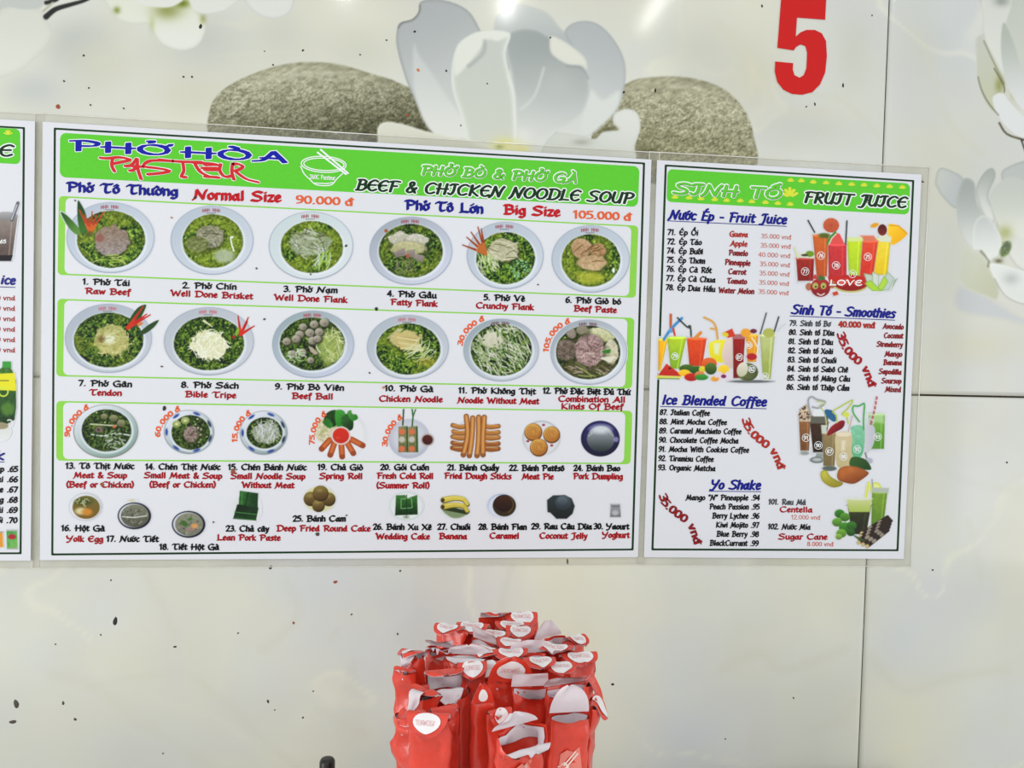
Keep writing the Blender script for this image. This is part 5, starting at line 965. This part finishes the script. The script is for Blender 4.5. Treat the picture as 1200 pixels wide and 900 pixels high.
M_red = mat('red_paper', (222, 60, 40), 0.36, 0.10, 110.0, 0.5, 0.6, 0.4)
M_lin = mat('pale_lining', (222, 212, 216), 0.5, 0.04, 90.0, 0.4, 0.3)
M_oval = mat('white_oval', (240, 236, 236), 0.4, 0.02, 90.0)
M_ltr = mat('pink_print', (222, 160, 160), 0.5)
M_emb = mat('pale_emblem', (236, 130, 116), 0.5, 0.05); M_emb2 = mat('white_emblem', (244, 222, 212), 0.5)
BC = Vector((ray_h(582, 790, 0.315).x, ray_h(582, 790, 0.315).y, 0))
def vnoise(x, y, s): return float(vn(x, y, s))
LEN = 0.29
def packet(px, py, label, h=0.312, yaw=0, bend=105, L=0.026, w=0.037, t=0.007, side=0.0, fwd=0.0, rim=0.0, gape=0.0, shape='round', oval=True, cup=0.0, cr=1.35, text=True, lip=0.0, lipb=130, lipw=1.0, seed=0, emblem=False, oz=(0.55, 0.72, 0.40), twist=0.0, ob=0.35, roll=0.0):
    Tp = ray_h(px, py, h); s0 = seed*3.7
    B = BC+(Vector((Tp.x, Tp.y, 0))-BC)*0.86; B.z = Tp.z-LEN; B.x += side; B.y += fwd
    a = (Tp-B).normalized(); ln = (Tp-B).length
    yw = math.radians(yaw); n0 = Vector((math.sin(yw), -math.cos(yw), 0)); s = a.cross(n0).normalized(); n = s.cross(a).normalized()
    rl = math.radians(roll); cR, sR = math.cos(rl), math.sin(rl)
    root = empty('chopstick_packet', (B.x, B.y, B.z), label, 'packet', 'red paper chopstick packets bunched together')
    # ---- sleeve body: a flattened paper tube, crumpled near its mouth
    vs = [0, .012, .03, .05, .075, .105, .14, .18, .23, .30, .42, .60, .80, 1.0]; NA = 20; hw = w/2
    def body(ang, v, inset=0.0):
        c, si = math.cos(ang), math.sin(ang); top = max(0.0, 1-v/.22)
        tt = (t+gape*max(0, 1-v/.16)**1.2)/2
        x = (hw-inset)*abs(c)**.75*(1 if c > 0 else -1); y = (tt-inset)*abs(si)**.9*(1 if si > 0 else -1)
        cm = cr*(0.0012+0.0032*top)
        y += cm*(vnoise(x*90+s0, v*30+s0, seed)-.5)*2*(.35+abs(si)); x += cm*.6*(vnoise(v*34+s0, ang*1.1, seed+4)-.5)*2
        dz = -rim*max(0, si)**.6*max(0, 1-v/.06) if rim else 0
        return Tp-a*(v*ln)+a*dz+s*x+n*y
    V = [body(2*math.pi*k/NA, v) for v in vs for k in range(NA)]
    F = [(i*NA+k, i*NA+(k+1) % NA, (i+1)*NA+(k+1) % NA, (i+1)*NA+k) for i in range(len(vs)-1) for k in range(NA)]
    F = [f[::-1] for f in F]; F.append(tuple((len(vs)-1)*NA+k for k in range(NA)))
    NB = len(V)
    # ---- flap: the back wall of the mouth runs on and folds over
    O = Tp-n*((t+gape)/2*.8)
    NQ = 12; psi = []; pos = [(0.0, 0.0)]
    for i in range(NQ+1):
        q = i/NQ; psi.append(math.radians(bend)*min(1, (q/ob))**1.3 if bend else 0)
    for i in range(NQ):
        m_ = (psi[i]+psi[i+1])/2; pos.append((pos[-1][0]+math.cos(m_)*L/NQ, pos[-1][1]+math.sin(m_)*L/NQ))
    def prof(q):
        if shape == 'round': k0 = .38; return 1 if q < k0 else math.sqrt(max(0.02, 1-((q-k0)/(1-k0))**2))
        if shape == 'square': return 1-.06*q
        if shape == 'peak': return 1-.75*q**1.5
        if shape == 'dome': return math.sqrt(max(0.03, 1-(q*.98)**2))
        return 1
    def Fl(u, q, off=0.0):
        q = min(max(q, 0), 1); f = q*NQ; i = min(NQ-1, int(f)); fr = f-i
        A = pos[i][0]+(pos[i+1][0]-pos[i][0])*fr; Nn = pos[i][1]+(pos[i+1][1]-pos[i][1])*fr; p = psi[i]+(psi[i+1]-psi[i])*fr
        mo = n*(-math.cos(p))+a*math.sin(p)
        wv = cr*.0022*q*(vnoise(u*1.8+s0+9, q*2.4, seed+6)-.5)*2 - cup*u*u*q*.012
        uu = u*hw*prof(q); tw = math.radians(twist)*q
        return O+a*A+n*Nn+s*(uu*math.cos(tw))+mo*(off+wv+uu*math.sin(tw))
    NU = 10
    def Lp(u, q, off=0.0):     # front lip torn open and folded outwards: its pale inside shows
        f = O2+s*(u*hw*lipw*(math.sqrt(max(.05, 1-(q*.95)**2)) if q > .3 else 1-.1*q)); A = Nn = 0.0; st = 8; q8 = q*st
        for i in range(st):
            d = min(1.0, max(0.0, q8-i)); p = math.radians(lipb)*min(1, ((i+.5)/st)/.5)
            A += math.cos(p)*d*lip/st; Nn += math.sin(p)*d*lip/st
        p = math.radians(lipb)*min(1, q/.5); mo = n*(-math.cos(p))+a*math.sin(p)
        return f+a*A+n*Nn+mo*(off+cr*.0026*q*(vnoise(u*2+s0, q*3+5, seed+8)-.5)*2)
    O2 = Tp+n*((t+gape)/2*.75)-a*(rim*.95)
    def sheet(off, q0=0): return [Fl(-1+2*j/NU, i/NQ, off) for i in range(q0, NQ+1) for j in range(NU+1)]
    g = lambda i, j: i*(NU+1)+j
    fl = sheet(0.0); V += fl
    F += [(NB+g(i, j), NB+g(i+1, j), NB+g(i+1, j+1), NB+g(i, j+1)) for i in range(NQ) for j in range(NU)]
    if lip:
        nb0 = len(V); V += [Lp(-1+2*j/NU, i/8) for i in range(9) for j in range(NU+1)]
        F += [(nb0+g(i, j), nb0+g(i, j+1), nb0+g(i+1, j+1), nb0+g(i+1, j)) for i in range(8) for j in range(NU)]
    mesh_obj('sleeve', V, F, M_red, root, True)
    # ---- pale inner side of flap and mouth
    V2 = sheet(-0.0005); F2 = [(g(i, j), g(i, j+1), g(i+1, j+1), g(i+1, j)) for i in range(NQ) for j in range(NU)]
    b0 = len(V2); vv = vs[:4]
    V2 += [body(2*math.pi*k/NA, v+(.008 if v == 0 else 0), 0.0016) for v in vv for k in range(NA)]
    F2 += [(b0+i*NA+k, b0+i*NA+(k+1) % NA, b0+(i+1)*NA+(k+1) % NA, b0+(i+1)*NA+k) for i in range(len(vv)-1) for k in range(NA)]
    if lip:
        nb0 = len(V2); V2 += [Lp(-1+2*j/NU, i/8, .0006) for i in range(9) for j in range(NU+1)]
        F2 += [(nb0+g(i, j), nb0+g(i, j+1), nb0+g(i+1, j+1), nb0+g(i+1, j)) for i in range(8) for j in range(NU)]
    mesh_obj('lining', V2, F2, M_lin, root, True)
    if oval:
        qc, ru, rq_ = oz; V3 = [Fl(0, qc, .0009)]; F3 = []; RN = 20
        for r in (.5, 1.0):
            for k in range(RN):
                an = 2*math.pi*k/RN; V3.append(Fl(ru*r*math.cos(an), qc+rq_*r*math.sin(an), .0009))
        for k in range(RN):
            k2 = (k+1) % RN; F3.append((0, 1+k2, 1+k)); F3.append((1+k, 1+k2, 1+RN+k2, 1+RN+k))
        ov = mesh_obj('oval_label', V3, F3, M_oval, root, True)
        if text:
            flip = 1 if abs(yaw) < 90 else -1
            pp = text_polys('TENWEIGEL', [(0, 0), (10, 0)], 1.5, 'fine', -.05)
            mp = lambda VV, off: np.array([tuple(Fl((x-5)/5*ru*.78, qc+flip*(y+.7)/2.6*rq_*.8, 0.0013+o_)) for (x, y), o_ in zip(VV, off)])
            polys_obj('lettering', pp, M_ltr, ov, 0, mp)
    if emblem:
        def Gf(x, z, off):      # front face of the sleeve, x across, z metres below the mouth
            c = max(-1, min(1, x/hw)); an = math.acos(max(-.999, min(.999, (abs(c)**(1/.75))*(1 if c > 0 else -1)))); return body(an, z/ln)+n*off
        base = emblem; quadp = [(-.009, base-.002), (-.004, base-.006), (.002, base-.003), (.008, base-.007), (.012, base+.014), (-.010, base+.016)]
        V4 = [Gf(x, z, .0008) for x, z in quadp]; mesh_obj('pale_panel', V4, [tuple(range(len(V4)))], M_emb, root)
        st = [[np.array((-.006, base+.008)), np.array((.004, base-.003))], [np.array((-.004, base+.010)), np.array((.006, base-.001))], [np.array(p) for p in ((-.010, base+.010), (-.006, base+.006), (-.002, base+.009), (-.003, base+.014))]]
        pp = sweep(st, nib(.0014, .0012, 0)); mp = lambda VV, off: np.array([tuple(Gf(x, z, .0013+o_)) for (x, z), o_ in zip(VV, off)])
        polys_obj('chopsticks_emblem', pp, M_emb2, root, 0, mp)
    return root
PK = [
 (528,737,'packet at the back left of the bunch, white oval flap tilted up to the right',dict(yaw=-32,bend=112,h=.312)),
 (555,735,'packet in the back row with a wide oval flap, left of the tall curled one',dict(yaw=-18,bend=115,w=.039)),
 (581,723,'rearmost packet left of the top, mostly red folded edge showing',dict(yaw=10,bend=80,L=.02,oz=(.75,.6,.2),h=.308)),
 (610,722,'topmost packet at the back, flap curled down over its right side',dict(yaw=8,bend=125,w=.04,cup=.5,h=.308,L=.03)),
 (600,733,'packet with a flat oval just below the topmost one',dict(yaw=-6,bend=108,w=.04)),
 (582,744,'small oval flap in the third row, left of the round white oval',dict(yaw=-22,bend=112,w=.035)),
 (610,739,'round white oval flap just right of centre near the top',dict(yaw=-8,bend=122,w=.034,L=.028)),
 (601,754,'tilted oval flap in the middle, left of the dark open mouth',dict(yaw=-28,bend=108,w=.034)),
 (565,752,'open packet with a grey inside, between two oval flaps',dict(yaw=-50,bend=20,L=.014,oval=False,rim=.01,shape='square',gape=.004)),
 (646,748,'wide open packet at the back right, lilac lining leaning right',dict(yaw=34,bend=-8,L=.018,w=.042,oval=False,rim=.010,shape='peak',gape=.008,h=.314)),
 (620,768,'open packet in the centre with a dark lilac mouth',dict(yaw=10,bend=10,L=.014,w=.04,oval=False,rim=.006,shape='square',gape=.012)),
 (651,760,'oval flap right of the dark mouth, edge curled upward',dict(yaw=-22,bend=108,w=.042,cup=-.4)),
 (672,750,'small oval flap at the far right of the back row',dict(yaw=35,bend=110,w=.03,h=.316)),
 (677,770,'large oval flap at the right edge of the bunch',dict(yaw=12,bend=112,w=.042,h=.318)),
 (597,766,'pale oval flap in the middle with its rim folded red',dict(yaw=6,bend=106,w=.038)),
 (573,764,'oval flap left of centre, tilted steeply',dict(yaw=-38,bend=108,w=.034)),
 (548,770,'torn packet with a broad white flap folded back, left of centre',dict(yaw=-14,bend=25,L=.012,w=.044,oval=False,rim=.004,shape='round',gape=.012,cr=1.6,lip=.024,lipb=105)),
 (517,760,'open packet at the left with a grey crumpled lining',dict(yaw=-30,bend=60,L=.016,w=.034,oval=False,rim=.004,shape='square',gape=.006,cr=1.8,lip=.012,lipb=80)),
 (484,768,'leftmost packet with a twisted flap and small oval',dict(yaw=-40,bend=95,L=.026,w=.032,twist=20,cr=1.8,gape=.006,oz=(.6,.55,.3),text=False,lip=.018,lipb=150,lipw=.6)),
 (522,792,'large curled packet at the left, ring-shaped flap with white inside',dict(yaw=8,bend=92,L=.018,w=.040,oval=False,rim=.014,gape=.018,cr=1.6,h=.316,lip=.022,lipb=135,lipw=.8)),
 (498,812,'crumpled packet at the left with a long white strip',dict(yaw=-45,bend=100,L=.02,w=.034,oval=False,cr=2.2,gape=.006,h=.322,lip=.030,lipb=165,lipw=.5)),
 (503,842,'front left packet, flap folded down with a large white oval',dict(yaw=-14,bend=146,L=.032,w=.037,h=.316,t=.009,ob=.45,oz=(.62,.70,.27),cr=1.5)),
 (553,780,'dull oval flap on the left of a pair behind the narrow packet',dict(yaw=4,bend=140,w=.03,L=.024)),
 (570,779,'dull oval flap on the right of a pair behind the narrow packet',dict(yaw=-4,bend=138,w=.03,L=.024,h=.316)),
 (598,798,'packet in the middle with an upright domed flap facing the room',dict(yaw=180,bend=-8,L=.026,w=.045,h=.322,shape='dome',oz=(.5,.72,.36),cr=1.3)),
 (631,776,'white oval flap in the row above the cut-off white edge',dict(yaw=8,bend=108,w=.034)),
 (655,781,'white oval flap right of the row above the cut-off edge',dict(yaw=6,bend=112,w=.034,h=.316)),
 (622,806,'packet with a straight pale inner band across its top',dict(yaw=4,bend=-6,L=.012,w=.038,oval=False,rim=.008,shape='square',h=.322,gape=.003)),
 (664,804,'packet with a thin white slanting flap behind the big right one',dict(yaw=20,bend=50,L=.014,w=.045,oval=False,rim=.008,shape='square',gape=.006,h=.320,lip=.008,lipb=90)),
 (688,800,'narrow packet at the right with a red strip folded over',dict(yaw=60,bend=150,L=.035,w=.018,oval=False,h=.316)),
 (669,838,'big front right packet with an upright white domed lining',dict(yaw=6,bend=4,L=.026,w=.037,t=.012,oval=False,rim=.003,shape='dome',h=.318,cr=.8,emblem=.034,gape=.002)),
 (696,824,'packet at the far right edge with a small white oval',dict(yaw=70,bend=150,L=.028,w=.026,h=.316,text=False)),
 (611,857,'front middle packet torn open, white flaps spread apart',dict(yaw=24,bend=14,L=.012,w=.046,oval=False,rim=.014,gape=.020,shape='peak',h=.316,cr=1.6,emblem=.030,lip=.014,lipb=100,roll=-20)),
 (565,822,'narrow front packet with a small upright oval flap',dict(yaw=186,bend=-6,L=.019,w=.021,t=.010,h=.316,shape='peak',oz=(.42,.5,.3),cr=1.2,text=False)),
 (586,835,'narrow packet beside the front one, small oval at its right shoulder',dict(yaw=16,bend=160,L=.022,w=.022,h=.322,text=False,oz=(.55,.6,.35))),
 (542,812,'deep red flat packet seen edge on, left of the narrow front one',dict(yaw=70,bend=60,L=.008,w=.030,t=.009,oval=False,h=.330,cr=.5)),
 (474,786,'dark red packet at the far left edge of the bunch',dict(yaw=-30,bend=90,L=.012,w=.024,oval=False,h=.318)),
 (478,842,'crumpled red packet end sticking out at the lower left',dict(yaw=-60,bend=110,L=.018,w=.026,oval=False,h=.325,cr=2.6,gape=.006)),
 (520,832,'red packet with a creased folded point, behind the front left one',dict(yaw=14,bend=165,L=.024,w=.028,shape='peak',oval=False,h=.326,cr=1.6)),
]
for i, (px, py, lab, kw) in enumerate(PK): packet(px, py, lab, seed=i+1, **kw)
hold = lathe('packet_holder', [(0.0, 0.0), (0.120, 0.0), (0.126, 0.004), (0.134, 0.10), (0.137, 0.102), (0.133, 0.102), (0.124, 0.008), (0.0, 0.008)], mat('cream_plastic', (226, 222, 206), 0.4), None, 48, (BC.x, BC.y, TZ))
tag(hold, 'round cream plastic holder gripping the bunch of red packets on the table', 'holder')
# sauce bottle whose dark cap just enters the picture
q = ray_h(383.5, 893, 0.505)
bt = empty('sauce_bottle', (q.x, q.y, TZ), 'small sauce bottle whose dark cap pokes in at the bottom, left of the packets', 'bottle')
hz = CAMZ-0.505+0.004-TZ
lathe('bottle_body', [(0.0, 0.0), (0.022, 0.0), (0.024, 0.003), (0.024, hz*.55), (0.018, hz*.68), (0.0092, hz*.78), (0.0088, hz-.008), (0.0, hz-.008)], mat('dark_red_glass', (70, 16, 12), 0.15, 0.05), bt, 32, (q.x, q.y, TZ))
lathe('bottle_cap', [(0.0094, hz-.02), (0.0096, hz-.018), (0.0094, hz-.003), (0.0076, hz), (0.004, hz+.0006), (0.0, hz+.0004)], mat('black_cap', (26, 22, 18), 0.35, 0.3, 500.0), bt, 32, (q.x, q.y, TZ))
lathe('cap_ring', [(0.0091, hz-.030), (0.0097, hz-.029), (0.0097, hz-.021), (0.0091, hz-.020)], mat('red_ring', (120, 26, 18), 0.35), bt, 32, (q.x, q.y, TZ))
